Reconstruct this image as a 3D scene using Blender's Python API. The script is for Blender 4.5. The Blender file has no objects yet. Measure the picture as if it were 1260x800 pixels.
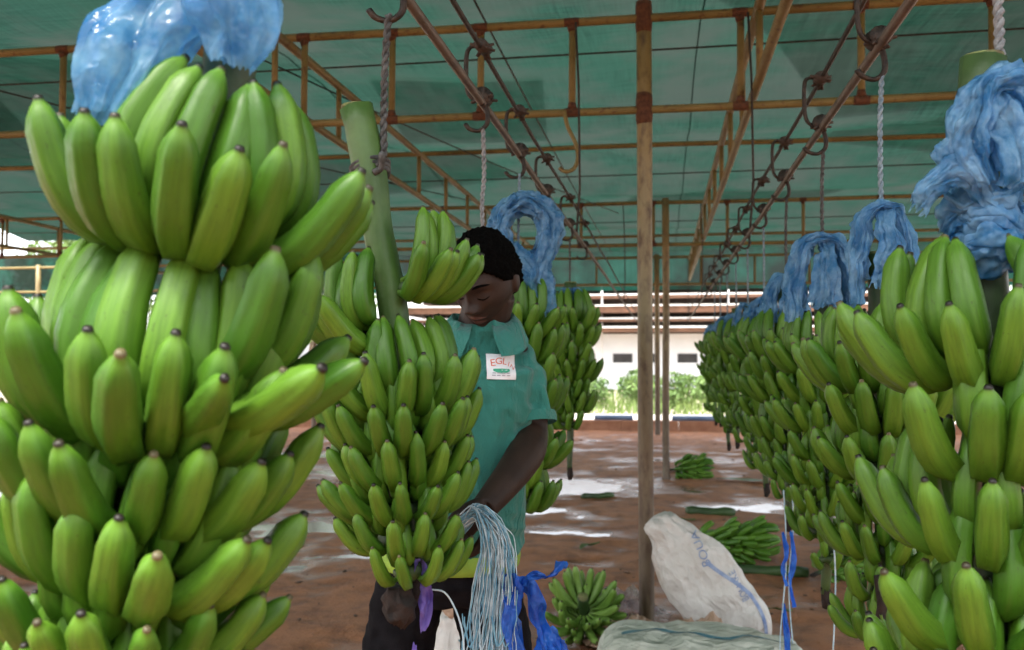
import bpy, bmesh, math, random
from mathutils import Vector, Matrix, Euler, noise
from mathutils.bvhtree import BVHTree
R = math.radians
PI = math.pi
scene = bpy.context.scene
C = scene.collection

# ------------------------------------------------------------------ camera
YAW = R(9.14)
cam_d = bpy.data.cameras.new('camera')
cam_d.sensor_width = 36.0
cam_d.lens = 32.86
cam_d.clip_start = 0.05
cam_d.clip_end = 3000
cam_d.dof.use_dof = True
cam_d.dof.focus_distance = 1.75
cam_d.dof.aperture_fstop = 6.5
cam = bpy.data.objects.new('camera', cam_d)
cam.location = (0, 0, 1.45)
cam.rotation_euler = (R(90 + 1.99), 0, YAW)
C.objects.link(cam)
scene.camera = cam

# ------------------------------------------------------------------ sky, sun, exposure
SUN_EL, SUN_AZ = R(66), R(200)      # azimuth clockwise from +Y: behind the camera, to its left
world = bpy.data.worlds.new('World')
scene.world = world
world.use_nodes = True
wn = world.node_tree
wn.nodes.clear()
sky = wn.nodes.new('ShaderNodeTexSky')
sky.sky_type = 'NISHITA'
sky.sun_disc = False
sky.sun_elevation = SUN_EL
sky.sun_rotation = SUN_AZ
sky.air_density = 0.8
sky.dust_density = 2.5
sky.ozone_density = 0.0
bg = wn.nodes.new('ShaderNodeBackground')
bg.inputs['Strength'].default_value = 0.15
wo = wn.nodes.new('ShaderNodeOutputWorld')
hs = wn.nodes.new('ShaderNodeHueSaturation')      # thin overcast: the blue is washed out of the whole sky
hs.inputs['Saturation'].default_value = 0.25
wn.links.new(sky.outputs[0], hs.inputs['Color'])
wn.links.new(hs.outputs[0], bg.inputs[0])
wn.links.new(bg.outputs[0], wo.inputs[0])
sun_d = bpy.data.lights.new('sun', 'SUN')
sun_d.energy = 1.5
sun_d.angle = R(14)
sun_d.color = (1.0, 0.93, 0.82)
sun = bpy.data.objects.new('sun', sun_d)
sd = Vector((math.sin(SUN_AZ) * math.cos(SUN_EL), math.cos(SUN_AZ) * math.cos(SUN_EL), math.sin(SUN_EL)))
sun.rotation_euler = (-sd).to_track_quat('-Z', 'Y').to_euler()
sun.location = (0, -6, 12)
C.objects.link(sun)
vs = scene.view_settings
vs.view_transform = 'Standard'
vs.look = 'None'
vs.gamma = 1.0
vs.use_curve_mapping = False
vs.exposure = 2.65
scene.cycles.use_denoising = True
scene.cycles.max_bounces = 10
scene.cycles.transparent_max_bounces = 12
scene.cycles.sample_clamp_indirect = 8.0

# ------------------------------------------------------------------ materials
class NT:
    def __init__(s, name):
        s.m = bpy.data.materials.new(name)
        s.m.use_nodes = True
        s.t = s.m.node_tree
        s.t.nodes.clear()
        s.out = s.n('ShaderNodeOutputMaterial')
        s.b = s.n('ShaderNodeBsdfPrincipled')
        s.l(s.b.outputs[0], s.out.inputs[0])
    def n(s, kind, **kw):
        nd = s.t.nodes.new(kind)
        for k, v in kw.items(): setattr(nd, k, v)
        return nd
    def l(s, a, b): s.t.links.new(a, b)
    def coord(s, which='Object'):
        return s.n('ShaderNodeTexCoord').outputs[which]
    def mapping(s, vec, scale=(1, 1, 1), rot=(0, 0, 0)):
        m = s.n('ShaderNodeMapping')
        m.inputs['Scale'].default_value = scale
        m.inputs['Rotation'].default_value = rot
        s.l(vec, m.inputs['Vector'])
        return m.outputs[0]
    def noise(s, vec, scale, detail=3, rough=0.55, dist=0.0):
        t = s.n('ShaderNodeTexNoise')
        t.inputs['Scale'].default_value = scale
        t.inputs['Detail'].default_value = detail
        t.inputs['Roughness'].default_value = rough
        t.inputs['Distortion'].default_value = dist
        if vec is not None: s.l(vec, t.inputs['Vector'])
        return t.outputs['Fac']
    def ramp(s, fac, stops):
        r = s.n('ShaderNodeValToRGB')
        e = r.color_ramp.elements
        while len(e) < len(stops): e.new(0.5)
        for el, (p, c) in zip(e, stops):
            el.position = p
            el.color = (c[0], c[1], c[2], 1) if not isinstance(c, (int, float)) else (c, c, c, 1)
        s.l(fac, r.inputs[0])
        return r.outputs[0]
    def mix(s, fac, a, b, blend='MIX'):
        m = s.n('ShaderNodeMix', data_type='RGBA', blend_type=blend)
        if isinstance(fac, (int, float)): m.inputs[0].default_value = fac
        else: s.l(fac, m.inputs[0])
        for i, x in ((6, a), (7, b)):
            if isinstance(x, tuple): m.inputs[i].default_value = (x[0], x[1], x[2], 1)
            else: s.l(x, m.inputs[i])
        return m.outputs[2]
    def math(s, op, a, b=None):
        m = s.n('ShaderNodeMath', operation=op)
        for i, x in ((0, a), (1, b)):
            if x is None: continue
            if isinstance(x, (int, float)): m.inputs[i].default_value = x
            else: s.l(x, m.inputs[i])
        return m.outputs[0]
    def bump(s, h, strength=0.3, dist=0.01):
        b = s.n('ShaderNodeBump')
        b.inputs['Strength'].default_value = strength
        b.inputs['Distance'].default_value = dist
        s.l(h, b.inputs['Height'])
        s.l(b.outputs[0], s.b.inputs['Normal'])
    def set(s, col=None, rough=None, **kw):
        if col is not None:
            if isinstance(col, tuple): s.b.inputs['Base Color'].default_value = (col[0], col[1], col[2], 1)
            else: s.l(col, s.b.inputs['Base Color'])
        if rough is not None:
            if isinstance(rough, (int, float)): s.b.inputs['Roughness'].default_value = rough
            else: s.l(rough, s.b.inputs['Roughness'])
        for k, v in kw.items():
            s.b.inputs[k.replace('_', ' ')].default_value = v
        return s

M = {}
def simple(name, c1, c2, scale, rough=0.7, bump=0.2, bscale=None, dist=0.004, coord='Object', **kw):
    t = NT(name)
    v = t.coord(coord)
    f = t.noise(v, scale, 4)
    t.set(t.mix(t.ramp(f, [(0.35, 0.0), (0.68, 1.0)]), c1, c2), rough, **kw)
    if bump: t.bump(t.noise(v, bscale or scale * 4, 4), bump, dist)
    M[name] = t.m
    return t

def mat_banana(name, dark, light, tipc):
    t = NT(name)
    v = t.coord('Object')
    info = t.n('ShaderNodeObjectInfo')
    at = t.n('ShaderNodeAttribute'); at.attribute_name = 'along'
    # own colour of each finger, a little yellower or darker than its neighbours
    base = t.mix(info.outputs['Random'], dark, light)
    # long faint streaks along the finger
    loc = t.n('ShaderNodeAttribute'); loc.attribute_name = 'peel'
    vm = t.n('ShaderNodeVectorMath', operation='ADD')
    rnd = t.n('ShaderNodeCombineXYZ')
    t.l(t.math('MULTIPLY', info.outputs['Random'], 37.0), rnd.inputs[0])
    t.l(loc.outputs['Vector'], vm.inputs[0]); t.l(rnd.outputs[0], vm.inputs[1])
    st = t.noise(t.mapping(vm.outputs[0], (9, 9, 1.5)), 1.0, 3)
    base = t.mix(t.ramp(st, [(0.3, 0.0), (0.7, 0.5)]), base, tuple(0.62 * c for c in dark))
    spots = t.noise(vm.outputs[0], 9.0, 4, 0.7)
    base = t.mix(t.ramp(spots, [(0.62, 0.0), (0.70, 0.65)]), base, (0.03, 0.042, 0.010))
    # stalk paler, last part towards the tip yellower, then the black tip
    base = t.mix(t.ramp(at.outputs['Fac'], [(0.0, 0.55), (0.16, 0.0)]), base, (0.11, 0.18, 0.03))
    base = t.mix(t.ramp(at.outputs['Fac'], [(0.90, 0.0), (0.972, 0.5)]), base, tuple(1.15 * c for c in light))
    tipv = t.mix(t.ramp(t.math('FRACT', t.math('MULTIPLY', info.outputs['Random'], 7.31)), [(0.45, 0.0), (0.95, 1.0)]), tipc, (0.10, 0.085, 0.04))
    base = t.mix(t.ramp(at.outputs['Fac'], [(0.968, 0.0), (0.985, 1.0)]), base, tipv)
    t.set(base, t.ramp(t.noise(vm.outputs[0], 6.0, 4), [(0.3, 0.36), (0.7, 0.58)]), Specular_IOR_Level=0.38)
    t.b.inputs['Subsurface Weight'].default_value = 0.0
    t.bump(t.noise(vm.outputs[0], 22.0, 3), 0.12, 0.002)
    M[name] = t.m
mat_banana('peel', (0.042, 0.132, 0.007), (0.108, 0.232, 0.019), (0.008, 0.006, 0.004))
mat_banana('peel_pale', (0.11, 0.22, 0.03), (0.19, 0.32, 0.06), (0.018, 0.014, 0.008))

t = simple('stalk', (0.014, 0.036, 0.007), (0.036, 0.075, 0.015), 9, 0.55, 0.35, 60, 0.004)
simple('stalk_fresh', (0.034, 0.082, 0.013), (0.072, 0.145, 0.028), 9, 0.5, 0.35, 60, 0.004)
simple('stalk_cut', (0.16, 0.19, 0.06), (0.09, 0.07, 0.03), 40, 0.8, 0.5)
simple('stalk_brown', (0.002, 0.0016, 0.001), (0.018, 0.0075, 0.0035), 45, 0.85, 0.7, 120)
simple('rope', (0.13, 0.135, 0.14), (0.28, 0.29, 0.29), 120, 0.9, 0.5, 400)
simple('rope_dark', (0.028, 0.028, 0.026), (0.10, 0.10, 0.095), 90, 0.9, 0.5, 400)
simple('rope_blue', (0.10, 0.15, 0.19), (0.24, 0.31, 0.35), 90, 0.9, 0.5, 400)
simple('twine', (0.26, 0.40, 0.48), (0.48, 0.60, 0.65), 60, 0.8, 0.4, 400)
simple('twine_blue', (0.08, 0.24, 0.36), (0.22, 0.44, 0.55), 60, 0.8, 0.4, 400)
simple('iron', (0.012, 0.011, 0.010), (0.05, 0.032, 0.02), 60, 0.6, 0.6, 200, Metallic=0.4)
simple('iron_rust', (0.016, 0.012, 0.010), (0.05, 0.03, 0.018), 40, 0.75, 0.4, 160)
simple('cable', (0.014, 0.011, 0.010), (0.04, 0.029, 0.023), 30, 0.7, 0.3)
simple('rail_pipe', (0.055, 0.038, 0.027), (0.115, 0.082, 0.06), 14, 0.55, 0.3)
simple('rust_weld', (0.06, 0.024, 0.013), (0.125, 0.052, 0.024), 60, 0.85, 0.5)
simple('black_cloth', (0.0035, 0.0035, 0.0045), (0.009, 0.009, 0.011), 30, 0.95, 0.3, 300, Specular_IOR_Level=0.1)
simple('lime_cloth', (0.16, 0.29, 0.025), (0.22, 0.38, 0.04), 30, 0.7, 0.2, 200)
simple('skin', (0.017, 0.0085, 0.0055), (0.032, 0.017, 0.011), 25, 0.55, 0.25, 260, 0.002, Specular_IOR_Level=0.3)
simple('lip', (0.05, 0.020, 0.016), (0.075, 0.032, 0.026), 60, 0.45, 0.2)
simple('hair', (0.0015, 0.0015, 0.0015), (0.005, 0.0045, 0.004), 160, 1.0, 1.0, 420, 0.012, Specular_IOR_Level=0.05)
simple('patch_white', (0.68, 0.68, 0.70), (0.78, 0.78, 0.79), 60, 0.7, 0.2)
simple('print_red', (0.55, 0.10, 0.06), (0.62, 0.16, 0.10), 90, 0.7, 0)
simple('print_green', (0.03, 0.30, 0.17), (0.05, 0.36, 0.22), 90, 0.7, 0)
simple('print_grey', (0.30, 0.30, 0.33), (0.42, 0.42, 0.45), 90, 0.7, 0)
simple('print_blue', (0.10, 0.16, 0.33), (0.30, 0.36, 0.48), 24, 0.7, 0)
simple('print_teal', (0.04, 0.13, 0.17), (0.10, 0.20, 0.22), 24, 0.7, 0)
simple('sole', (0.02, 0.02, 0.02), (0.04, 0.04, 0.04), 30, 0.8, 0.2)
simple('white_paint', (0.70, 0.73, 0.76), (0.80, 0.82, 0.84), 0.8, 0.7, 0.1)
simple('brown_beam', (0.12, 0.06, 0.035), (0.2, 0.10, 0.06), 3, 0.8, 0.2)
simple('window_dark', (0.012, 0.014, 0.016), (0.03, 0.033, 0.036), 3, 0.15, 0)
simple('sheet_roof', (0.55, 0.54, 0.52), (0.68, 0.67, 0.65), 2, 0.6, 0.1)
simple('blue_pipe', (0.07, 0.12, 0.22), (0.13, 0.19, 0.30), 8, 0.5, 0.1)
simple('kerb_brick', (0.26, 0.12, 0.07), (0.36, 0.18, 0.11), 6, 0.9, 0.5, 40, 0.02)
simple('concrete', (0.34, 0.31, 0.28), (0.44, 0.41, 0.37), 5, 0.9, 0.4, 60, 0.01)
simple('leaf_out', (0.06, 0.12, 0.022), (0.14, 0.22, 0.05), 1.5, 0.6, 0)
simple('bark', (0.10, 0.07, 0.045), (0.17, 0.12, 0.08), 8, 0.9, 0.6, 30, 0.02)
simple('leaf_scrap', (0.05, 0.09, 0.02), (0.14, 0.17, 0.05), 8, 0.6, 0.2)
simple('debris', (0.05, 0.026, 0.015), (0.16, 0.08, 0.045), 9, 0.9, 0.4)
simple('grass_out', (0.09, 0.15, 0.03), (0.16, 0.22, 0.05), 0.7, 0.8, 0)

# rusty yellow frame paint
t = NT('frame_paint')
v = t.coord('Object')
f1 = t.noise(v, 2.2, 5, 0.65)
f2 = t.noise(v, 26, 4, 0.6)
c = t.mix(t.ramp(f1, [(0.35, 0.0), (0.62, 1.0)]), (0.135, 0.106, 0.030), (0.205, 0.165, 0.056))
c = t.mix(t.ramp(f2, [(0.57, 0.0), (0.70, 0.8)]), c, (0.075, 0.030, 0.014))
t.set(c, 0.62)
t.bump(f2, 0.25, 0.003)
M['frame_paint'] = t.m
# post: olive-tan paint, rust ring at the truss, mud splashed low down
t = NT('post_paint')
v = t.coord('Object')
sx = t.n('ShaderNodeSeparateXYZ'); t.l(v, sx.inputs[0])
nz = t.noise(v, 7, 5, 0.65)
zj = t.math('ADD', sx.outputs[2], t.math('MULTIPLY', t.math('SUBTRACT', nz, 0.5), 1.3))
c = t.ramp(t.math('DIVIDE', zj, 4.0), [(0.0, (0.085, 0.05, 0.028)), (0.28, (0.14, 0.098, 0.052)), (0.42, (0.21, 0.17, 0.088)), (0.62, (0.25, 0.205, 0.10)), (0.72, (0.21, 0.162, 0.060)), (1.0, (0.19, 0.146, 0.05))])
c = t.mix(t.ramp(t.noise(t.mapping(v, (1, 1, .35)), 22, 5, 0.7), [(0.48, 0.0), (0.66, 0.85)]), c, (0.055, 0.025, 0.013))
c = t.mix(t.ramp(t.noise(t.mapping(v, (1, 1, .2)), 11, 5, 0.7), [(0.50, 0.0), (0.70, 0.6)]), c, (0.22, 0.18, 0.10))
t.set(c, 0.5)
t.bump(t.noise(v, 60, 3), 0.2, 0.003)
M['post_paint'] = t.m

# shade net: woven green film that lets part of the light through
def mat_net(name, col, open_share):
    t = NT(name)
    v = t.coord('Object')
    weave = t.noise(t.mapping(v, (70, 2.2, 1)), 1.0, 3, 0.6)
    weave2 = t.noise(t.mapping(v, (2.5, 55, 1)), 1.0, 3, 0.6)
    blot = t.noise(v, 1.1, 4, 0.6)
    k = t.math('ADD', t.math('MULTIPLY', weave, 0.5), t.math('MULTIPLY', weave2, 0.5))
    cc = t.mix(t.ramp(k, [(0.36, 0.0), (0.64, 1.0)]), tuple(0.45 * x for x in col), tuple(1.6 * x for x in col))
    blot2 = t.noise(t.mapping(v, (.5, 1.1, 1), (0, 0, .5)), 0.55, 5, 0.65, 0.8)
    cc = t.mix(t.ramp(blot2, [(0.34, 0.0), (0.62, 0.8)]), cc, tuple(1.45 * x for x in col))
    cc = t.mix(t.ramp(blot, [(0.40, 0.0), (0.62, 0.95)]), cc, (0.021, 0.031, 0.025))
    tr = t.n('ShaderNodeBsdfTranslucent'); t.l(cc, tr.inputs[0])
    df = t.n('ShaderNodeBsdfDiffuse'); t.l(cc, df.inputs[0])
    m1 = t.n('ShaderNodeMixShader'); m1.inputs[0].default_value = 0.6
    t.l(df.outputs[0], m1.inputs[1]); t.l(tr.outputs[0], m1.inputs[2])
    tp = t.n('ShaderNodeBsdfTransparent'); tp.inputs[0].default_value = (0.9, 1.0, 0.95, 1)
    m2 = t.n('ShaderNodeMixShader')
    t.l(t.math('MULTIPLY', t.ramp(k, [(0.3, 0.6), (0.7, 1.4)]), open_share), m2.inputs[0])
    t.l(m1.outputs[0], m2.inputs[1]); t.l(tp.outputs[0], m2.inputs[2])
    t.l(m2.outputs[0], t.out.inputs[0])
    M[name] = t.m
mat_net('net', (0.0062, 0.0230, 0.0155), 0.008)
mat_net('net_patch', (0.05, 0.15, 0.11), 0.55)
mat_net('net_backlit', (0.02, 0.10, 0.072), 0.012)  # brighter copy of the net: the valance's backlight is put into its colour

# thin plastic film
def mat_film(name, c1, c2, clear, rough=0.28, bd=0.012, bs=0.8):
    t = NT(name)
    v = t.coord('Object')
    f = t.noise(v, 26, 4, 0.6)
    c = t.mix(t.ramp(f, [(0.35, 0.0), (0.65, 1.0)]), c1, c2)
    t.set(c, rough, Specular_IOR_Level=0.5)
    dv = t.n('ShaderNodeVectorMath', operation='ADD')
    wn_ = t.n('ShaderNodeTexNoise'); wn_.inputs['Scale'].default_value = 30; t.l(v, wn_.inputs['Vector'])
    sc_ = t.n('ShaderNodeVectorMath', operation='SCALE'); sc_.inputs['Scale'].default_value = 0.03; t.l(wn_.outputs['Color'], sc_.inputs[0])
    t.l(t.mapping(v, (1, 1, 0.55)), dv.inputs[0]); t.l(sc_.outputs[0], dv.inputs[1])
    hs_ = []
    for sca in (38, 95):
        vo = t.n('ShaderNodeTexVoronoi'); vo.inputs['Scale'].default_value = sca; t.l(dv.outputs[0], vo.inputs['Vector'])
        hs_.append(vo.outputs['Distance'])
    t.bump(t.math('ADD', t.math('MULTIPLY', hs_[0], 1.0), t.math('MULTIPLY', hs_[1], 0.4)), bs, bd)
    tr = t.n('ShaderNodeBsdfTranslucent'); t.l(c, tr.inputs[0])
    m1 = t.n('ShaderNodeMixShader'); m1.inputs[0].default_value = 0.5
    t.l(t.b.outputs[0], m1.inputs[1]); t.l(tr.outputs[0], m1.inputs[2])
    tp = t.n('ShaderNodeBsdfTransparent'); tp.inputs[0].default_value = (min(1, c2[0] * 1.2 + .35), min(1, c2[1] + .35), 0.98, 1)
    m2 = t.n('ShaderNodeMixShader'); m2.inputs[0].default_value = clear
    t.l(m1.outputs[0], m2.inputs[1]); t.l(tp.outputs[0], m2.inputs[2])
    t.l(m2.outputs[0], t.out.inputs[0])
    M[name] = t.m
mat_film('film_blue', (0.07, 0.27, 0.53), (0.32, 0.58, 0.80), 0.28, 0.12)
mat_film('film_sheer', (0.06, 0.25, 0.54), (0.28, 0.54, 0.76), 0.46, 0.10, 0.006, 0.55)
mat_film('film_deep', (0.012, 0.09, 0.55), (0.04, 0.21, 0.75), 0.06, 0.2)
mat_film('film_purple', (0.13, 0.09, 0.45), (0.24, 0.19, 0.58), 0.0, 0.4)
mat_film('film_clear', (0.34, 0.36, 0.28), (0.5, 0.5, 0.42), 0.55, 0.15)

# woven polypropylene sacking
def mat_sack(name, c1, c2, dirt):
    t = NT(name)
    v = t.coord('Object')
    c = t.mix(t.ramp(t.noise(v, 5, 5, 0.6), [(0.35, 0.0), (0.7, 1.0)]), c1, c2)
    c = t.mix(t.ramp(t.noise(v, 2.6, 5, 0.7, 0.6), [(0.52, 0.0), (0.74, 0.8)]), c, dirt)
    t.set(c, 0.5, Specular_IOR_Level=0.35)
    dv = t.n('ShaderNodeVectorMath', operation='ADD')
    wn_ = t.n('ShaderNodeTexNoise'); wn_.inputs['Scale'].default_value = 9; t.l(v, wn_.inputs['Vector'])
    sc_ = t.n('ShaderNodeVectorMath', operation='SCALE'); sc_.inputs['Scale'].default_value = 0.12; t.l(wn_.outputs['Color'], sc_.inputs[0])
    t.l(t.mapping(v, (1.3, 1.3, 0.6)), dv.inputs[0]); t.l(sc_.outputs[0], dv.inputs[1])
    vo = t.n('ShaderNodeTexVoronoi'); vo.inputs['Scale'].default_value = 11; t.l(dv.outputs[0], vo.inputs['Vector'])
    vo2 = t.n('ShaderNodeTexVoronoi'); vo2.inputs['Scale'].default_value = 27; t.l(dv.outputs[0], vo2.inputs['Vector'])
    h = t.math('ADD', t.math('ADD', vo.outputs['Distance'], t.math('MULTIPLY', vo2.outputs['Distance'], 0.4)), t.math('MULTIPLY', t.noise(v, 160, 2), 0.05))
    t.bump(h, 0.7, 0.03)
    M[name] = t.m
mat_sack('sack_white', (0.47, 0.445, 0.41), (0.60, 0.58, 0.55), (0.30, 0.19, 0.115))
mat_sack('sack_green', (0.38, 0.40, 0.33), (0.50, 0.51, 0.44), (0.26, 0.18, 0.11))
mat_sack('sack_cream', (0.50, 0.46, 0.36), (0.60, 0.56, 0.46), (0.36, 0.24, 0.14))
mat_sack('rag', (0.30, 0.18, 0.115), (0.42, 0.29, 0.20), (0.22, 0.11, 0.06))

# polo shirt
t = NT('shirt')
v = t.coord('Object')
c = t.mix(t.noise(v, 9, 4), (0.010, 0.135, 0.108), (0.022, 0.195, 0.158))
t.set(c, 0.8)
t.b.inputs['Sheen Weight'].default_value = 0.15
t.bump(t.math('ADD', t.noise(t.mapping(v, (1, 1, 0.4), (0.3, 0.5, 0.2)), 20, 4, 0.5, 0.8), t.math('MULTIPLY', t.noise(v, 500, 2), 0.08)), 0.8, 0.03)
M['shirt'] = t.m

# red-brown trodden earth
t = NT('earth')
v = t.coord('Object')
n1 = t.noise(v, 0.55, 6, 0.62)
n2 = t.noise(v, 5.5, 6, 0.66)
n3 = t.noise(v, 38, 5, 0.7)
c = t.mix(t.ramp(n1, [(0.34, 0.0), (0.66, 1.0)]), (0.315, 0.112, 0.042), (0.430, 0.180, 0.078))
c = t.mix(t.ramp(n2, [(0.36, 0.75), (0.56, 0.0)]), c, (0.165, 0.068, 0.033))
c = t.mix(t.ramp(n3, [(0.60, 0.0), (0.74, 0.55)]), c, (0.06, 0.033, 0.021))
c = t.mix(t.ramp(n3, [(0.24, 0.5), (0.36, 0.0)]), c, (0.33, 0.19, 0.12))
geo = t.n('ShaderNodeNewGeometry')
sg = t.n('ShaderNodeSeparateXYZ'); t.l(geo.outputs['Position'], sg.inputs[0])
# low ground is soaked: darker soil with a sheen
wet = t.ramp(t.math('ADD', t.math('MULTIPLY', sg.outputs[2], 22.0), t.math('MULTIPLY', n2, 0.35)), [(0.18, 1.0), (0.60, 0.0)])
c = t.mix(wet, c, t.mix(1.0, c, (0.74, 0.70, 0.67), 'MULTIPLY'))
outd = t.ramp(t.math('DIVIDE', sg.outputs[1], 100.0), [(0.183, 0.0), (0.19, 1.0)])
c = t.mix(outd, c, t.mix(n2, (0.30, 0.25, 0.19), (0.42, 0.36, 0.29)))
t.set(c, t.ramp(wet, [(0.0, 0.85), (0.5, 0.42), (1.0, 0.20)]))
t.bump(t.math('ADD', n2, t.math('MULTIPLY', n3, 0.6)), 0.9, 0.045)
M['earth'] = t.m
# muddy puddle water
t = NT('puddle')
t.set(t.mix(t.noise(t.coord('Object'), 1.2, 4), (0.05, 0.026, 0.014), (0.085, 0.046, 0.027)), 0.16, Specular_IOR_Level=0.5, IOR=1.33)
t.bump(t.noise(t.coord('Object'), 6, 3), 0.12, 0.02)
M['puddle'] = t.m

# ------------------------------------------------------------------ mesh helpers
class MB:
    def __init__(s): s.v, s.f, s.mi = [], [], []
    def add(s, vf, mi=0):
        b = len(s.v)
        s.v += [tuple(p) for p in vf[0]]
        s.f += [tuple(i + b for i in q) for q in vf[1]]
        s.mi += [mi] * len(vf[1])
        return s
    def mesh(s, name, mats, smooth=True):
        me = bpy.data.meshes.new(name)
        me.from_pydata(s.v, [], s.f)
        for m in (mats if isinstance(mats, (list, tuple)) else [mats]): me.materials.append(M[m])
        me.polygons.foreach_set('use_smooth', [smooth] * len(s.f))
        me.polygons.foreach_set('material_index', s.mi)
        me.update()
        return me
    def build(s, name, mats, parent=None, smooth=True, origin=None):
        if origin is not None:
            o = Vector(origin)
            s.v = [tuple(Vector(p) - o) for p in s.v]
        ob = bpy.data.objects.new(name, s.mesh(name, mats, smooth))
        C.objects.link(ob)
        if parent is not None: ob.parent = parent
        elif origin is not None: ob.location = origin
        return ob

def tag(o, label=None, cat=None, group=None, kind=None):
    if label: o['label'] = label
    if cat: o['category'] = cat
    if group: o['group'] = group
    if kind: o['kind'] = kind
    return o
def thing(name, loc, label, cat, group=None, rot=(0, 0, 0)):
    o = bpy.data.objects.new(name, None)
    o.empty_display_size = 0.1
    o.location = loc
    o.rotation_euler = rot
    C.objects.link(o)
    return tag(o, label, cat, group)
def put(name, me, parent, loc=(0, 0, 0), rot=(0, 0, 0), scale=(1, 1, 1)):
    o = bpy.data.objects.new(name, me)
    o.parent = parent
    o.location, o.rotation_euler, o.scale = loc, rot, scale
    C.objects.link(o)
    return o

def tube(pts, rad, seg=8, caps=True, flat=1.0, ridge=None):
    """tube along a polyline with a radius for each point"""
    pts = [Vector(p) for p in pts]
    n = len(pts)
    if isinstance(rad, (int, float)): rad = [rad] * n
    V, F = [], []
    tan = [(pts[min(i + 1, n - 1)] - pts[max(i - 1, 0)]).normalized() for i in range(n)]
    up = Vector((0, 0, 1)) if abs(tan[0].z) < 0.9 else Vector((1, 0, 0))
    nrm = (up - tan[0] * up.dot(tan[0])).normalized()
    for i in range(n):
        if i:
            nrm = nrm - tan[i] * nrm.dot(tan[i])
            if nrm.length < 1e-6: nrm = tan[i].orthogonal()
            nrm.normalize()
        bi = tan[i].cross(nrm)
        for j in range(seg):
            a = 2 * PI * j / seg
            k = ridge(i / (n - 1), a) if ridge else 1.0
            V.append(pts[i] + nrm * (math.cos(a) * rad[i] * k) + bi * (math.sin(a) * rad[i] * flat * k))
    for i in range(n - 1):
        for j in range(seg):
            a, b = i * seg + j, i * seg + (j + 1) % seg
            F.append((a, b, b + seg, a + seg))
    if caps:
        F.append(tuple(range(seg - 1, -1, -1)))
        F.append(tuple(range((n - 1) * seg, n * seg)))
    return V, F
def box(c, s, rz=0):
    cx, cy, cz = c
    hx, hy, hz = s[0] / 2, s[1] / 2, s[2] / 2
    ca, sa = math.cos(rz), math.sin(rz)
    V = []
    for z in (-hz, hz):
        for x, y in ((-hx, -hy), (hx, -hy), (hx, hy), (-hx, hy)):
            V.append((cx + x * ca - y * sa, cy + x * sa + y * ca, cz + z))
    return V, [(3, 2, 1, 0), (4, 5, 6, 7), (0, 1, 5, 4), (1, 2, 6, 5), (2, 3, 7, 6), (3, 0, 4, 7)]
def ellipsoid(c, r, nu=16, nv=10, rot=None, f=None):
    V, F = [], []
    for i in range(nv + 1):
        th = PI * i / nv
        for j in range(nu):
            ph = 2 * PI * j / nu
            d = Vector((math.sin(th) * math.cos(ph), math.sin(th) * math.sin(ph), math.cos(th)))
            p = Vector((d.x * r[0], d.y * r[1], d.z * r[2]))
            if f: p = f(d, p)
            if rot is not None: p = rot @ p
            V.append(p + Vector(c))
    for i in range(nv):
        for j in range(nu):
            a, b = i * nu + j, i * nu + (j + 1) % nu
            F.append((a, a + nu, b + nu, b))
    return V, F
def loft(rings, caps=True):
    seg = len(rings[0])
    V = [p for r in rings for p in r]
    F = []
    for i in range(len(rings) - 1):
        for j in range(seg):
            a, b = i * seg + j, i * seg + (j + 1) % seg
            F.append((a, b, b + seg, a + seg))
    if caps:
        F.append(tuple(range(seg - 1, -1, -1)))
        F.append(tuple(range((len(rings) - 1) * seg, len(rings) * seg)))
    return V, F
def catmull(P, n):
    P = [Vector(p) for p in P]
    Q = [P[0] * 2 - P[1]] + P + [P[-1] * 2 - P[-2]]
    out = []
    for i in range(1, len(Q) - 2):
        for k in range(n):
            u = k / n
            a, b, c, d = Q[i - 1], Q[i], Q[i + 1], Q[i + 2]
            out.append(0.5 * ((2 * b) + (c - a) * u + (2 * a - 5 * b + 4 * c - d) * u * u + (3 * b - a - 3 * c + d) * u ** 3))
    out.append(Q[-2])
    return out
def nz(p, s=1.0, seed=0.0):
    return noise.noise(Vector((p[0] * s + seed * 7.31, p[1] * s - seed * 3.17, p[2] * s + seed * 1.93)))
def smooth01(a, b, x):
    t = max(0.0, min(1.0, (x - a) / (b - a)))
    return t * t * (3 - 2 * t)
def remeshed(vf, voxel, name, smooth_iter=4):
    """union of closed shapes as one continuous skin"""
    me = bpy.data.meshes.new(name)
    me.from_pydata([tuple(p) for p in vf[0]], [], vf[1])
    ob = bpy.data.objects.new(name, me)
    C.objects.link(ob)
    m = ob.modifiers.new('r', 'REMESH'); m.mode = 'VOXEL'; m.voxel_size = voxel
    s = ob.modifiers.new('s', 'SMOOTH'); s.iterations = smooth_iter; s.factor = 0.5
    dg = bpy.context.evaluated_depsgraph_get()
    new = bpy.data.meshes.new_from_object(ob.evaluated_get(dg))
    bpy.data.objects.remove(ob)
    bpy.data.meshes.remove(me)
    new.polygons.foreach_set('use_smooth', [True] * len(new.polygons))
    return new
def text_mesh(body, size, extrude=0.0):
    cu = bpy.data.curves.new('lettering', 'FONT')
    cu.body = body; cu.size = size; cu.align_x = 'CENTER'; cu.align_y = 'CENTER'; cu.extrude = extrude
    cu.resolution_u = 3
    ob = bpy.data.objects.new('lettering', cu)
    C.objects.link(ob)
    dg = bpy.context.evaluated_depsgraph_get()
    me = bpy.data.meshes.new_from_object(ob.evaluated_get(dg))
    V = [tuple(v.co) for v in me.vertices]; F = [tuple(p.vertices) for p in me.polygons]
    bpy.data.objects.remove(ob); bpy.data.curves.remove(cu); bpy.data.meshes.remove(me)
    return V, F
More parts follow.
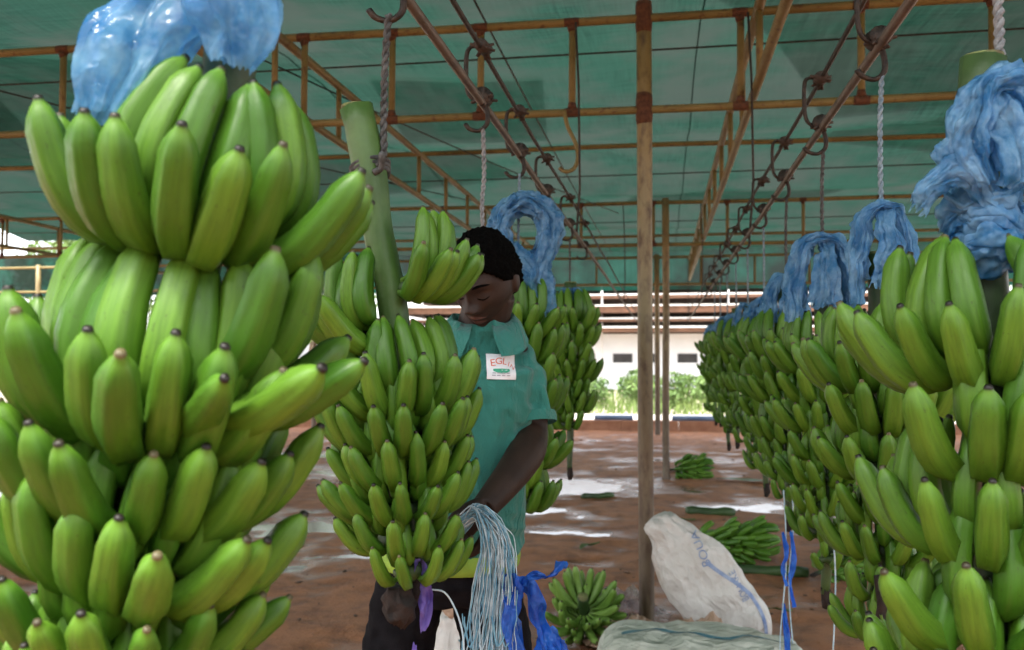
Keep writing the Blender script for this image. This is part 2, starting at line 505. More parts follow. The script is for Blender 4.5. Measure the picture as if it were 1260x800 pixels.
def cast_on(bvh, V, o, right, up, inward, off):
    """lay flat points on a surface: cast from each along `inward`, keep `off` in front"""
    out = []
    for p in V:
        w = Vector(o) + Vector(right) * p[0] + Vector(up) * p[1]
        h = bvh.ray_cast(w - Vector(inward) * 0.4, Vector(inward))
        out.append((h[0] - Vector(inward) * off) if h[0] is not None else w)
    return out
def bvh_of(me): 
    return BVHTree.FromPolygons([v.co.copy() for v in me.vertices], [tuple(p.vertices) for p in me.polygons])

# ================================================================== GROUND
PUDDLES = [(-4.3, 11.2, 1.7, 0.8, .05), (-0.9, 10.4, 1.3, 0.75, .05), (-3.1, 7.6, 1.5, 0.28, .045), (-0.75, 7.75, 0.8, 0.14, .04),
           (-3.6, 5.2, 0.8, 0.24, .045), (-0.55, 6.55, 0.5, 0.12, .035), (0.3, 13.4, 1.3, 0.35, .045), (-5.0, 13.2, 1.8, 0.5, .045),
           (0.55, 9.3, 0.8, 0.3, .04), (-1.4, 8.7, 0.7, 0.22, .04), (-6.5, 9.0, 1.5, 0.5, .045), (-2.3, 14.6, 2.0, 0.4, .045), (-2.0, 6.6, 0.6, 0.12, .04), (3.5, 9.5, 1.4, 0.5, .045)]
def ground_z(x, y):
    z = 0.024 + 0.020 * nz((x, y, 0), 0.7, 1) + 0.019 * nz((x, y * 1.3, 0), 2.1, 2) + 0.018 * nz((x, y * 1.4, 0), 4.5, 3) + .006 * nz((x, y, 0), 15, 4)
    for px, py, rx, ry, d in PUDDLES:
        dx, dy = (x - px) / (rx * .95), (y - py) / (ry * 1.1)
        q = dx * dx + dy * dy
        if q < 4: z -= d * .72 * math.exp(-q * 1.2)
    if y > 18.3: z = max(z, 0.03)
    return z
def axis(lo, hi, step, far):
    a = []
    x = lo
    while x < hi + 1e-6: a.append(x); x += step
    s, l, h = step, lo, hi
    left, right = [], []
    while h < far:
        s *= 1.45; l -= s; h += s
        left.append(l); right.append(h)
    return left[::-1] + a + right
xs, ys = axis(-9.0, 6.0, 0.07, 900), axis(1.5, 18.5, 0.07, 900)
mb = MB()
mb.v = [(x, y, ground_z(x, y)) for y in ys for x in xs]
nx = len(xs)
mb.f = [(j * nx + i, j * nx + i + 1, (j + 1) * nx + i + 1, (j + 1) * nx + i) for j in range(len(ys) - 1) for i in range(nx - 1)]
mb.mi = [0] * len(mb.f)
tag(mb.build('ground', 'earth'), kind='structure')
mb = MB().add(([(-16, -3, 0), (13, -3, 0), (13, 18.2, 0), (-16, 18.2, 0)], [(0, 1, 2, 3)]))
tag(mb.build('water', 'puddle', smooth=False), kind='structure')
# edge of the shed floor: low brick-red kerb with blue pipes on it
mb = MB()
rng = random.Random(3)
for i in range(27):
    x0 = -16.2 + i * 1.1
    mb.add(box((x0 + .55, 18.45 + rng.uniform(-.01, .01), 0.1 + rng.uniform(-.006, .006)), (1.092, 0.3, 0.24)))
tag(mb.build('kerb', 'kerb_brick', smooth=False), kind='structure')
mb = MB().add(box((-1.5, 21.0, 0.02), (34, 4.6, 0.06)))
tag(mb.build('path', 'concrete', smooth=False), kind='structure')
for k, (x, l) in enumerate([(-2.2, .8), (-.95, .75), (.75, 1.15), (-6.1, 1.3)]):
    o = MB().add(tube([(x - l / 2, 18.42, .275), (x, 18.43, .277), (x + l / 2, 18.44, .275)], .05, 10)).build('pipe', 'blue_pipe', origin=(x, 18.42, .22))
    tag(o, ['short blue-grey pipe on the kerb just behind the hanging bunch with a blue bag', 'blue-grey pipe on the kerb beside the tan post', 'long blue-grey pipe on the kerb where the row of bunches ends', 'blue-grey pipe on the kerb seen past the first bunch'][k], 'pipe', 'blue-grey pipes lying on the kerb')

# ================================================================== SHED FRAME
POST_X = -0.09
TY = [5.05, 11.2, 17.3]
ZU, ZL = 3.29, 2.79
frame = thing('shed_frame', (POST_X, 5.05, 0), 'rusty yellow steel pipe frame of the shade shed with flat trusses', 'shed frame')
FO = Vector((POST_X, 5.05, 0))
def wob(x, y, k): return 0.012 * nz((x, y, k), 0.6, k)
def pipe_line(a, b, r, n=14, k=0):
    a, b = Vector(a), Vector(b)
    pts = []
    for i in range(n + 1):
        p = a.lerp(b, i / n)
        p.z += wob(p.x, p.y, k)
        pts.append(p - FO)
    return tube(pts, r, 10)
def truss_across(y, x0, x1, struts, r):
    mb = MB().add(pipe_line((x0, y, ZU), (x1, y, ZU), r, 24, 1))
    tr = mb.build('roof_truss', 'frame_paint', frame)
    put('chord', MB().add(pipe_line((x0, y, ZL), (x1, y, ZL), r * .92, 24, 2)).mesh('chord', 'frame_paint'), tr)
    for x in struts:
        put('strut', MB().add(tube([Vector((x, y, ZL + wob(x, y, 2) + .01)) - FO, Vector((x + .004, y, ZU + wob(x, y, 1) - .01)) - FO], r * .8, 8)).mesh('strut', 'frame_paint'), tr)
        if y > 12: continue
        for z, kk in ((ZL, 2), (ZU, 1)):
            w = MB()
            c = Vector((x, y, z + wob(x, y, kk))) - FO
            w.add(tube([c - Vector((r * 1.7, 0, 0)), c - Vector((r * .8, 0, 0)), c + Vector((r * .8, 0, 0)), c + Vector((r * 1.7, 0, 0))], [r * 1.02, r * 1.1, r * 1.1, r * 1.02], 10))
            s = 1 if z == ZL else -1
            w.add(tube([c + Vector((0, 0, s * r * .8)), c + Vector((0, 0, s * r * 2.2))], [r * 1.15, r * .84], 8))
            put('weld', w.mesh('weld', 'rust_weld'), tr)
    return tr
near = [-5.4, -4.8, -4.15, -3.54, -2.95, -2.02, -1.5, -.99, -.48, .417, 1.03, 1.67, 2.3, 2.95, 3.6, 4.3, 5.0]
truss_across(TY[0], -7.5, 5.6, near, .024)
truss_across(TY[1], -14, 8, [-13 + .86 * i for i in range(24)], .024)
truss_across(TY[2], -17, 11, [-16.4 + .95 * i for i in range(29)], .026)
def truss_along(x, y0, y1, r, step):
    tr = MB().add(pipe_line((x, y0, ZU - .07), (x, y1, ZU - .07), r, 26, 3)).build('roof_truss', 'frame_paint', frame)
    put('chord', MB().add(pipe_line((x, y0, ZL + .065), (x, y1, ZL + .065), r * .9, 26, 4)).mesh('chord', 'frame_paint'), tr)
    y = y0 + .5
    k = 0
    while y < y1:
        if min(abs(y - q) for q in TY) > .25:
            put('strut', MB().add(tube([Vector((x, y, ZL + .075 + wob(x, y, 4))) - FO, Vector((x, y, ZU - .08 + wob(x, y, 3))) - FO], r * .7, 6)).mesh('strut', 'frame_paint'), tr)
        y += step; k += 1
truss_along(-2.08, 0.2, 17.2, .026, 1.02)
truss_along(.49, 0.2, 17.2, .026, 1.02)
truss_along(-8.2, 3.0, 17.2, .026, 1.02)
truss_along(6.0, 3.0, 17.2, .026, 1.02)
for y, z in ((8.15, ZU), (14.25, ZU), (2.0, ZU)):
    MB().add(pipe_line((-13, y, z), (8, y, z), .022, 24, 5)).build('purlin', 'frame_paint', frame)
posts = [(POST_X, 5.05, .041), (.04, 11.2, .042), (POST_X, 17.3, .05), (-6.66, 17.3, .05), (-6.66, 11.2, .048), (6.0, 5.05, .048), (6.0, 11.2, .048), (-12.6, 17.3, .05), (-12.6, 11.2, .048), (6.3, 17.3, .05), (-6.66, 5.05, .048),
         (-3.4, 17.3, .035), (2.9, 17.3, .035), (-9.7, 17.3, .035)]
for i, (x, y, r) in enumerate(posts):
    pts = [(x - POST_X + .02 * nz((0, 0, z), .5, i), y - 5.05, z) for z in (-.1, .02, .06, .5, 1.2, 2.0, 2.8, 3.34)]
    p = MB().add(tube(pts, [r * 1.25, r * 1.2, r, r, r, r * .98, r, r], 16)).build('post', 'post_paint', frame)
    if y < 6 and x > -1:
        for z in (ZL, ZU):
            put('collar', MB().add(tube([(x - POST_X, 0, z - .085), (x - POST_X, 0, z - .05), (x - POST_X, 0, z + .05), (x - POST_X, 0, z + .085)], [r * 1.01, r * 1.1, r * 1.1, r * 1.01], 16)).mesh('collar', 'rust_weld'), p)

# ------------------------------------------------------------------ shade net on the frame, in overlapping strips
net = thing('shade_net', (0, 8, 3.4), 'green woven shade net stretched over the whole shed roof', 'shade net')
def net_z(x, y):
    z = 3.40
    # sags between the pipes that carry it, lifts where the wind fills it
    ph = ((y - 5.05) % 3.07) / 3.07
    z += 0.20 * math.sin(PI * ph) * (0.75 + .5 * nz((x, y, 0), .3, 5))
    z += .06 * nz((x, y, 1), .45, 6) + .03 * (1 - 2.2 * abs(nz((x * .6, y * 1.4, 2), .8, 7))) + .012 * nz((x, y, 2), 2.2, 8)
    return z
strips = [(-10.6, -5.95), (-5.96, -2.55), (-2.56, .25), (.24, 3.3), (3.29, 7.6)]
for k, (x0, x1) in enumerate(strips):
    mb = MB()
    nxs, nys = max(10, int((x1 - x0) / .16)), 110
    sl = (k % 2) * .006
    for j in range(nys + 1):
        for i in range(nxs + 1):
            y = 0.0 + 17.65 * j / nys
            u = i / nxs
            x = x0 + (x1 - x0) * u
            mb.v.append((x, y - 8, net_z(x, y) + sl - 3.4))
    mb.f = [(j * (nxs + 1) + i, j * (nxs + 1) + i + 1, (j + 1) * (nxs + 1) + i + 1, (j + 1) * (nxs + 1) + i) for j in range(nys) for i in range(nxs)]
    mb.mi = [0] * len(mb.f)
    mb.build('net_strip', 'net', net)
# sewn-on patches and a lapped width of net, double where they lie
for (px_, py_, lx_, ly_, rz_) in ((-4.6, 6.9, 2.6, 2.2, .25), (1.5, 6.2, 1.6, 3.4, -.35), (-1.6, 7.6, 1.3, 1.8, .1), (2.9, 9.2, 2.4, 2.0, .5), (-3.4, 10.2, 3.2, 1.5, -.2), (.9, 12.4, 2.6, 1.4, .15), (-6.6, 8.0, 1.5, 4.0, .3)):
    mb = MB()
    ca_, sa_ = math.cos(rz_), math.sin(rz_)
    for j in range(15):
        for i in range(15):
            u_, w_ = (i / 14 - .5) * lx_, (j / 14 - .5) * ly_
            X_, Y_ = px_ + u_ * ca_ - w_ * sa_, py_ + u_ * sa_ + w_ * ca_
            mb.v.append((X_, Y_ - 8, net_z(X_, Y_) + .03 - 3.4))
    mb.f = [(j * 15 + i, j * 15 + i + 1, (j + 1) * 15 + i + 1, (j + 1) * 15 + i) for j in range(14) for i in range(14)]
    mb.mi = [0] * len(mb.f)
    mb.build('net_patch', 'net_patch', net)
# unseen net added behind the camera to cut front light and ground bounce
mb = MB()
for j in range(31):
    for i in range(41):
        x_, y_ = -10.6 + 18.2 * i / 40, -14.0 + 11.6 * j / 30
        mb.v.append((x_, y_ - 8, net_z(x_, y_) - 3.4))
mb.f = [(j * 41 + i, j * 41 + i + 1, (j + 1) * 41 + i + 1, (j + 1) * 41 + i) for j in range(30) for i in range(40)]
mb.mi = [0] * len(mb.f)
mb.build('net_strip', 'net', net)
# valance hanging over the far edge
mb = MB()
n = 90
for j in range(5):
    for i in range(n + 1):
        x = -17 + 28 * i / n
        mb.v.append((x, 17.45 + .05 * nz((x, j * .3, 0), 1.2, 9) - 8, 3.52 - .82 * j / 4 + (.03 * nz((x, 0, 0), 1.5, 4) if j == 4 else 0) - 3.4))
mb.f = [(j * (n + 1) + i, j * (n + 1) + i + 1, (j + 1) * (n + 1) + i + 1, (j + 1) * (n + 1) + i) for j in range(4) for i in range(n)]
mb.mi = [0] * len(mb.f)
mb.build('valance', 'net_backlit', net)
# wires that carry the net
WL = [((-12, 5.75, 3.37), (9, 5.55, 3.37), 'thin dark wire across the roof just behind the front truss'), ((-12, 9.6, 3.38), (9, 9.5, 3.38), 'thin dark wire across the roof midway to the second truss'),
      ((-12, 12.9, 3.38), (9, 12.9, 3.38), 'thin dark wire across the roof beyond the second truss'), ((-6, 2.2, 3.36), (-2.15, 10.9, 3.3), 'dark slanting wire under the roof above the first bunch'),
      ((-3.0, 3.0, 3.3), (-.55, 12, 3.3), 'dark wire running along the roof behind the cut banana stalk'), ((-.98, 3.0, 3.36), (-.9, 17, 3.36), 'dark wire running along the roof beside the tan post'),
      ((-9.5, 7.5, 3.3), (-5.1, 4.9, 2.9), 'dark stay wire slanting down at the left end of the front truss')]
for a, b, lab in WL:
    a, b = Vector(a), Vector(b)
    pts = [a.lerp(b, i / 12) + Vector((0, 0, -.07 * math.sin(PI * i / 12))) for i in range(13)]
    tag(MB().add(tube(pts, .006, 6)).build('wire', 'cable', origin=a), lab, 'wire')

# ================================================================== HANGING RAILS AND HOOKS
RZ, CZ, RX = 2.10, 2.245, 0.45
def rail(x, lab):
    rt = thing('hanging_rail', (x, 0.3, RZ), lab, 'rail')
    pts = [(.006 * nz((x, y, 0), .8, 2), y - .3, .012 * nz((x, y, 0), .5, 3)) for y in [0.3 + .6 * i for i in range(28)]]
    MB().add(tube(pts, .0105, 8)).build('rail_pipe', 'rail_pipe', rt)
    pts = [(.01 * nz((x, y, 0), .7, 5), y - .3, CZ - RZ + .014 * nz((x, y, 0), .6, 6)) for y in [0.3 + .5 * i for i in range(34)]]
    MB().add(tube(pts, .0065, 6)).build('drive_cable', 'cable', rt)
    for i in range(3):    # hangers up to the trusses
        y = 4.95 + 6.12 * i
        MB().add(tube([(0, y - .3, .0), (.02, y - .3, .25), (.015, y - .3, .8), (0, y - .3, 1.15)], .006, 6)).build('hanger', 'cable', rt)
    return rt
rail(-RX, 'overhead rail and cable above the worker, hung with hooks and empty ropes')
rail(RX, 'overhead rail and cable above the long row of banana bunches')

def bracket_bits():
    """wire bracket between cable and rail, clamps, wheel, hook"""
    b = MB()
    b.add(tube(catmull([(0, 0, .145), (-.028, .004, .15), (-.036, 0, .12), (-.034, 0, .04), (-.02, 0, .012), (.004, 0, .0)], 4), .0048, 6))
    cls = []
    rg = random.Random(5)
    for zc, n in ((.146, 7), (.012, 8)):
        cl = MB()
        cls.append(cl)
        for i in range(n):
            a = rg.uniform(0, 6.28)
            e = Vector((math.cos(a) * .024, rg.uniform(-.03, .03), zc + math.sin(a) * .024))
            cl.add(tube([Vector((0, e.y * .3, zc)), e], [.006, .0035], 6))
        cl.add(tube([(0, -.02, zc), (0, .02, zc)], .0155, 10))
    wh = MB().add(tube([(.0, -.012, .02), (0, -.008, .02), (0, 0, .02), (0, .008, .02), (0, .012, .02)], [.02, .02, .013, .02, .02], 12))
    hk = MB().add(tube(catmull([(.004, 0, .0), (.01, 0, -.03), (.008, 0, -.055), (-.008, 0, -.07), (-.028, 0, -.064), (-.038, 0, -.05)], 4), .0052, 7))
    return b.mesh('bracket', 'iron'), cls[0].mesh('clamp', 'iron_rust'), cls[1].mesh('clamp', 'iron_rust'), wh.mesh('wheel', 'iron'), hk.mesh('hook', 'iron')
BR = bracket_bits()
def hook(x, y, lab, rz=0.0, group='trolley hooks on the overhead rails'):
    o = thing('trolley_hook', (x, y, RZ), lab, 'hook', group, (0, 0, rz))
    for nm, me in zip(('bracket', 'clamp', 'clamp', 'wheel', 'hook'), BR): put(nm, me, o, (0, 0, 0), (0, 0, 0), (1.25, 1.25, 1.0))
    return o
LH = [(.86, 'black trolley hook above the first bunch on the left rail'), (1.54, 'black trolley hook above the bunch with the long bare stalk'), (2.33, 'black trolley hook holding the knotted bare rope'),
      (2.96, 'black trolley hook above the bagged bunch behind the worker'), (3.68, 'empty black trolley hook, fifth along the rail above the worker'), (4.6, 'small black trolley hook above the farther bagged bunch behind the worker'), (5.5, 'tiny black trolley hook farthest along the rail above the worker')]
for i, (y, l) in enumerate(LH): hook(-RX, y, l, .12 * math.sin(i * 2.1))
RH = [(1.34, 'black trolley hook above the big close bunch at the right edge'), (2.03, 'black trolley hook nearest in view on the right-hand rail'), (2.75, 'second black trolley hook in view on the right-hand rail'), (3.54, 'third black trolley hook in view on the right-hand rail')]
RH += [(4.3 + .8 * i, '%s black trolley hook in view on the right-hand rail' % w) for i, w in enumerate(['fourth', 'fifth', 'sixth', 'seventh', 'eighth', 'ninth', 'tenth'])]
for i, (y, l) in enumerate(RH): hook(RX, y, l, .2 * math.sin(i * 1.7))
mb = MB().add(tube(catmull([(-.52, 5.01, 2.79), (-.50, 5.0, 2.70), (-.455, 5.0, 2.60), (-.445, 5.0, 2.52), (-.47, 5.0, 2.465), (-.515, 5.0, 2.455), (-.545, 5.0, 2.475)], 5), .011, 8))
tag(mb.build('steel_hook', 'frame_paint', origin=(-.52, 5.01, 2.79)), 'large rusty yellow steel hook hanging from the front truss', 'hook')

def rope_shape(pts, r, pitch=.035, sub=6, strands=2):
    P = catmull(pts, sub * 3)
    L = 0
    out = []
    acc = [0]
    for i in range(1, len(P)): acc.append(acc[-1] + (P[i] - P[i - 1]).length)
    N = max(6, int(acc[-1] / (pitch / 5)))
    N = min(N, 160)
    Q = []
    k = 0
    for i in range(N + 1):
        s = acc[-1] * i / N
        while k < len(P) - 2 and acc[k + 1] < s: k += 1
        u = (s - acc[k]) / max(1e-9, acc[k + 1] - acc[k])
        Q.append((P[k].lerp(P[k + 1], u), s))
    mb = MB()
    for q in range(strands):
        pts2 = []
        for i, (p, s) in enumerate(Q):
            tn = (Q[min(i + 1, N)][0] - Q[max(i - 1, 0)][0]).normalized()
            a = tn.orthogonal().normalized()
            if abs(tn.z) > .5: a = (Vector((1, 0, 0)) - tn * tn.x).normalized()
            b = tn.cross(a)
            an = 2 * PI * (s / pitch + q / strands)
            pts2.append(p + a * (math.cos(an) * r * .55) + b * (math.sin(an) * r * .55))
        mb.add(tube(pts2, r * .62, 5))
    return mb
def rope(pts, r, mat, lab, group=None, pitch=.035):
    o = rope_shape(pts, r, pitch).build('rope', mat, origin=pts[0])
    return tag(o, lab, 'rope', group)

# ================================================================== BANANAS
def banana_mesh(name, mat, L, Rr, bend, k):
    seg, rings = 15, 17
    me_v, me_f, along, peel = [], [], [], []
    ts = [0, .05, .10, .145, .19, .24, .31, .40, .50, .60, .69, .77, .84, .90, .945, .972, .985, 1.0]
    p = Vector((0, 0, 0)); a = 0.0; tp = 0.0
    for t_ in ts:
        dt = t_ - tp
        for q in range(4):
            tm = tp + dt * (q + .5) / 4
            w = 0.30 + 1.62 * math.exp(-((tm - .33) / .25) ** 2)
            a += bend * w * dt / 4 / 1.0
            p = p + Vector((math.cos(a), 0, math.sin(a))) * (L * dt / 4)
        tp = t_
        r = .0068 + (Rr - .0068) * smooth01(.09, .36, t_)
        r *= 1 - .13 * smooth01(.55, .82, t_)
        r -= (r - .0068) * (smooth01(.82, .99, t_) ** 1.45)
        if t_ > .97: r = .0050 if t_ < .99 else .0036
        rid = .165 * smooth01(.12, .28, t_) * (1 - smooth01(.86, .97, t_))
        ax = Vector((-math.sin(a), 0, math.cos(a)))
        bx = Vector((0, 1, 0))
        for j in range(seg):
            th = 2 * PI * j / seg + R(36) + k * .4
            rr = r * (1 + rid * (1 - abs(math.cos(2.5 * (2 * PI * j / seg + R(36)))) * 1.45))
            me_v.append(p + ax * (math.cos(th) * rr) + bx * (math.sin(th) * rr * .97))
            along.append(t_); peel.append((math.cos(th) * .5, math.sin(th) * .5, t_ * 3))
    n = len(ts)
    F = []
    for i in range(n - 1):
        for j in range(seg):
            x, y = i * seg + j, i * seg + (j + 1) % seg
            F.append((x, y, y + seg, x + seg))
    F.append(tuple(range((n - 1) * seg, n * seg)))
    me = bpy.data.meshes.new(name)
    me.from_pydata([tuple(v) for v in me_v], [], F)
    me.materials.append(M[mat])
    me.polygons.foreach_set('use_smooth', [True] * len(F))
    at = me.attributes.new('along', 'FLOAT', 'POINT'); at.data.foreach_set('value', along)
    pe = me.attributes.new('peel', 'FLOAT_VECTOR', 'POINT'); pe.data.foreach_set('vector', [c for v in peel for c in v])
    me.update()
    return me
FING = [banana_mesh('banana', 'peel', L, r, R(b), k) for k, (L, r, b) in enumerate([(.188, .0184, 76), (.194, .0180, 84), (.182, .0187, 88), (.200, .0179, 98), (.194, .0183, 106), (.204, .0181, 114)])]
FINGP = [banana_mesh('banana', 'peel_pale', L, r, R(b), k) for k, (L, r, b) in enumerate([(.175, .0165, 55), (.185, .016, 70), (.17, .017, 80)])]

def crown_mesh(width, r0, r1):
    mb = MB()
    n = max(4, int(width / .25))
    rings = []
    for i in range(n + 1):
        a = -width / 2 + width * i / n
        e = math.sin(PI * min(1, max(0, i / n))) ** .4 if 0 < i < n else .35
        ring = []
        for j in range(8):
            q = 2 * PI * j / 8
            rr = r0 + (r1 - r0) * (0.5 + .5 * math.cos(q) * e)
            ring.append((rr * math.cos(a), rr * math.sin(a), math.sin(q) * .017 * e + .004 * math.sin(a * 9)))
        rings.append(ring)
    mb.add(loft(rings))
    return mb.mesh('hand', 'stalk')
def make_bunch(loc, lab, seed, hands, fingers=22, spacing=.085, face=-PI / 2, rot=(0, 0, 0), top=.22, tail=.07, scale=(1.0, .62), fing=None, group='green banana bunches hung in rows under the net',
               stem_mat='stalk', stem_r=.027, spread=R(235), first=None, swing=R(75), bend_stem=0.0, skip=None, hand_list=None, hand_z=None):
    rg = random.Random(seed)
    fing = fing or FING
    o = thing('banana_bunch', loc, lab, 'banana bunch', group, rot)
    zb = hand_z[-1] if hand_z else -spacing * (hands - 1)
    # fruit stalk with leaf scars
    pts, rad = [], []
    N = 26
    for i in range(N + 1):
        z = top + (zb - tail - top) * i / N
        pts.append((.012 * nz((z, seed, 0), 4, 1) + bend_stem * max(0, z), .012 * nz((z, seed, 3), 4, 2), z))
        rad.append(stem_r * (1.08 - .62 * (i / N) ** 1.5) * (1 + .10 * nz((z, seed, 0), 22, 4)))
    st = MB().add(tube(pts, rad, 14, True, 1.0, lambda u, a: 1 + .05 * math.sin(5 * a + u * 9))).build('stalk', stem_mat, o)
    put('cut_end', MB().add(tube([Vector(pts[0]) + Vector((0, 0, -.002)), Vector(pts[0]) + Vector((0, 0, .004))], rad[0] * .93, 14)).mesh('cut_end', 'stalk_cut'), st)
    put('stalk_tip', MB().add(tube([Vector(pts[-1]) + Vector((0, 0, .02)), Vector(pts[-1]) + Vector((.004, 0, -.02)), Vector(pts[-1]) + Vector((.0, .003, -.04))], [rad[-1] * 1.05, rad[-1] * 1.2, rad[-1] * .7], 10)).mesh('stalk_tip', 'stalk_brown'), st)
    for h in range(hands):
        u = h / max(1, hands - 1)
        sc = (scale[0] + (scale[1] - scale[0]) * u ** 1.3) * rg.uniform(.95, 1.04)
        z = -spacing * h * (1 - .06 * u)
        if hand_z: z = hand_z[h]
        az = face + (swing if h % 2 else -swing) * rg.uniform(.55, 1.0)
        wd = spread * rg.uniform(.88, 1.05)
        nf = max(8, int(fingers * (1 - .32 * u)))
        if h == 0 and first is not None: az, wd = first[0], first[1]; nf = first[2] if len(first) > 2 else nf
        pd_ = 0
        if hand_list and h in hand_list:
            az, wd, nf = hand_list[h][:3]
            if len(hand_list[h]) > 3: sc = hand_list[h][3]
            if len(hand_list[h]) > 4: pd_ = hand_list[h][4]
        r0 = stem_r * (1.0 - .35 * u) * .8
        hd = put('hand', crown_mesh(wd * .97, r0, r0 + .034), o, (0, 0, z), (rg.uniform(-.05, .05), rg.uniform(-.05, .05), az))
        n0 = (nf + 1) // 2
        kind_ = rg.randrange(len(fing))
        for row in (0, 1):
            n = n0 if row == 0 else nf - n0
            for i in range(n):
                a = -wd / 2 + wd * (i + (.5 if row == 0 else .95)) / (n + .35) + rg.uniform(-.035, .035)
                pitch = R(rg.uniform(-22, -10) + pd_) if row == 0 else R(rg.uniform(2, 14) + pd_)
                dz = -.008 if row == 0 else .012
                s = sc * rg.uniform(.94, 1.04) * (1.0 if row == 0 else .97)
                r = r0 + .014
                fm = fing[(kind_ + rg.choice((0, 0, 1))) % 3 + (3 if row and len(fing) > 3 else 0)]
                put('banana', fm, hd, (r * math.cos(a), r * math.sin(a), dz), (rg.uniform(-.14, .14), -pitch, a + rg.uniform(-.05, .05)), (s, s * rg.uniform(.93, 1.08), s))
    return o

CAM_AZ = lambda x, y: math.atan2(-y, -x)      # direction from a bunch back to the camera
def hang(x, y, z, lab, seed, hands, **kw):
    kw.setdefault('face', CAM_AZ(x, y))
    return make_bunch((x, y, z), lab, seed, hands, **kw)

# left rail
A0, B0 = CAM_AZ(-.46, .87), CAM_AZ(-.45, 1.54)
hang(-.462, .875, 1.570, 'largest green banana bunch, close up, under a loose sheer blue bag', 11, 7, fingers=20, first=(A0 + .05, R(205), 19), rot=(R(2), R(11), 0), scale=(.98, 1.02), top=.23, stem_r=.024, tail=.05,
     hand_z=[0, -.13, -.185, -.262, -.335, -.405, -.47], hand_list={1: (A0 + 1.05, R(120), 9, 1.04, -24), 2: (A0 - .85, R(205), 22, 1.06), 3: (A0 + .35, R(220), 21, .93), 4: (A0 - .5, R(230), 21, .95), 5: (A0 + .1, R(230), 19, .84), 6: (A0 - .3, R(230), 16, .76)})
hang(-.455, 1.54, 1.585, 'green banana bunch with long bare cut stalk, steadied by the worker', 23, 8, fingers=21, first=(B0 + .85, R(100), 14), rot=(0, R(-3.5), 0), scale=(.90, .60), top=.30, bend_stem=-.16, stem_r=.027, stem_mat='stalk_fresh', tail=.02,
     hand_z=[-.02, -.10, -.215, -.272, -.33, -.385, -.44, -.49], hand_list={0: (B0 + 1.0, R(88), 13, .82, -2), 1: (B0 - 1.6, R(130), 15, .9), 2: (B0 + .12, R(250), 22), 3: (B0 - .25, R(250), 22), 4: (B0 + .3, R(250), 21), 5: (B0 - .2, R(240), 19)})
hang(-.45, 2.92, 1.53, 'green banana bunch behind the worker, hung under a looped blue bag', 31, 8, fingers=24, spacing=.082, scale=(1.06, .88))
hang(-.45, 4.6, 1.60, 'smaller green banana bunch behind the worker, nearest the tan post', 37, 7, fingers=22, spacing=.085, tail=.2, scale=(1.1, .85))
# right rail
hang(.43, 1.34, 1.435, 'big close green banana bunch cut off by the right edge, wound blue bag above', 41, 7, fingers=19, spacing=.115, first=(CAM_AZ(.45, 1.34) - .15, R(215), 18), scale=(1.06, 1.0), top=.42, stem_r=.027)
hang(.45, 2.03, 1.405, 'green banana bunch next behind the big close one at right', 43, 7, fingers=21, spacing=.09, top=.26)
hang(.45, 2.75, 1.43, 'third green banana bunch of the long row, under a wide draped blue bag', 47, 8, fingers=19, spacing=.082, top=.26, scale=(.92, .6))
hang(.45, 3.54, 1.46, 'fourth green banana bunch of the long row, narrow blue bag above', 53, 8, fingers=20, spacing=.076, top=.24)
for i, w in enumerate(['fifth', 'sixth', 'seventh', 'eighth', 'ninth', 'tenth']):
    hang(.45, 4.3 + .8 * i, 1.47 + .02 * (i % 3), '%s green banana bunch of the long row, counted from the close one' % w, 60 + i, [7, 6, 7, 8, 6, 7][i], fingers=[16, 17, 14, 15, 16, 14][i], spacing=[.088, .10, .085, .08, .095, .09][i], top=.24, scale=[(1, .62), (.9, .7), (1.05, .6), (.88, .6), (1, .7), (.95, .6)][i])
hang(1.34, 3.45, 1.40, 'green banana bunch of another row behind the big close one', 71, 6, fingers=15, spacing=.09)

# ropes
rope([(-.45, .86, 2.04), (-.452, .86, 1.95), (-.455, .86, 1.80)], .007, 'rope', 'grey rope holding the closest bunch inside the sheer blue bag', 'ropes on the trolley hooks')
rope([(-.462, 1.535, 2.04), (-.468, 1.535, 1.95), (-.470, 1.535, 1.84), (-.468, 1.53, 1.80), (-.474, 1.515, 1.772)], .0065, 'rope_dark', 'dark twisted rope tied round the long bare stalk', 'ropes on the trolley hooks')
rope([(-.45, 2.33, 2.04), (-.447, 2.33, 1.92), (-.452, 2.33, 1.84), (-.449, 2.33, 1.74), (-.452, 2.33, 1.64), (-.45, 2.33, 1.55)], .006, 'rope', 'pale knotted rope hanging bare behind the head of the worker', 'ropes on the trolley hooks')
rope([(-.45, 2.95, 2.04), (-.45, 2.93, 1.9), (-.45, 2.92, 1.80)], .0045, 'rope_blue', 'thin rope holding the looped blue bag behind the worker', 'ropes on the trolley hooks')
rope([(-.45, 4.6, 2.04), (-.45, 4.6, 1.9), (-.45, 4.6, 1.72)], .005, 'rope_dark', 'dark rope above the farther blue bag behind the worker', 'ropes on the trolley hooks')
rope([(.45, 1.34, 2.04), (.452, 1.34, 1.95), (.448, 1.325, 1.76)], .007, 'rope', 'thick twisted grey rope above the wound blue bag', 'ropes on the trolley hooks', .03)
for y, zt, l in ((2.03, 1.66, 'pale blue doubled rope nearest in the long row'), (2.75, 1.68, 'second grey rope of the long row, over the wide blue bag'), (3.54, 1.70, 'third thin rope of the long row, over the narrow blue bag')):
    rope([(.455, y, 2.04), (.45, y, 1.9), (.452, y, zt)], .0055, 'rope_blue' if y < 2.5 else 'rope_dark', l, 'ropes on the trolley hooks')
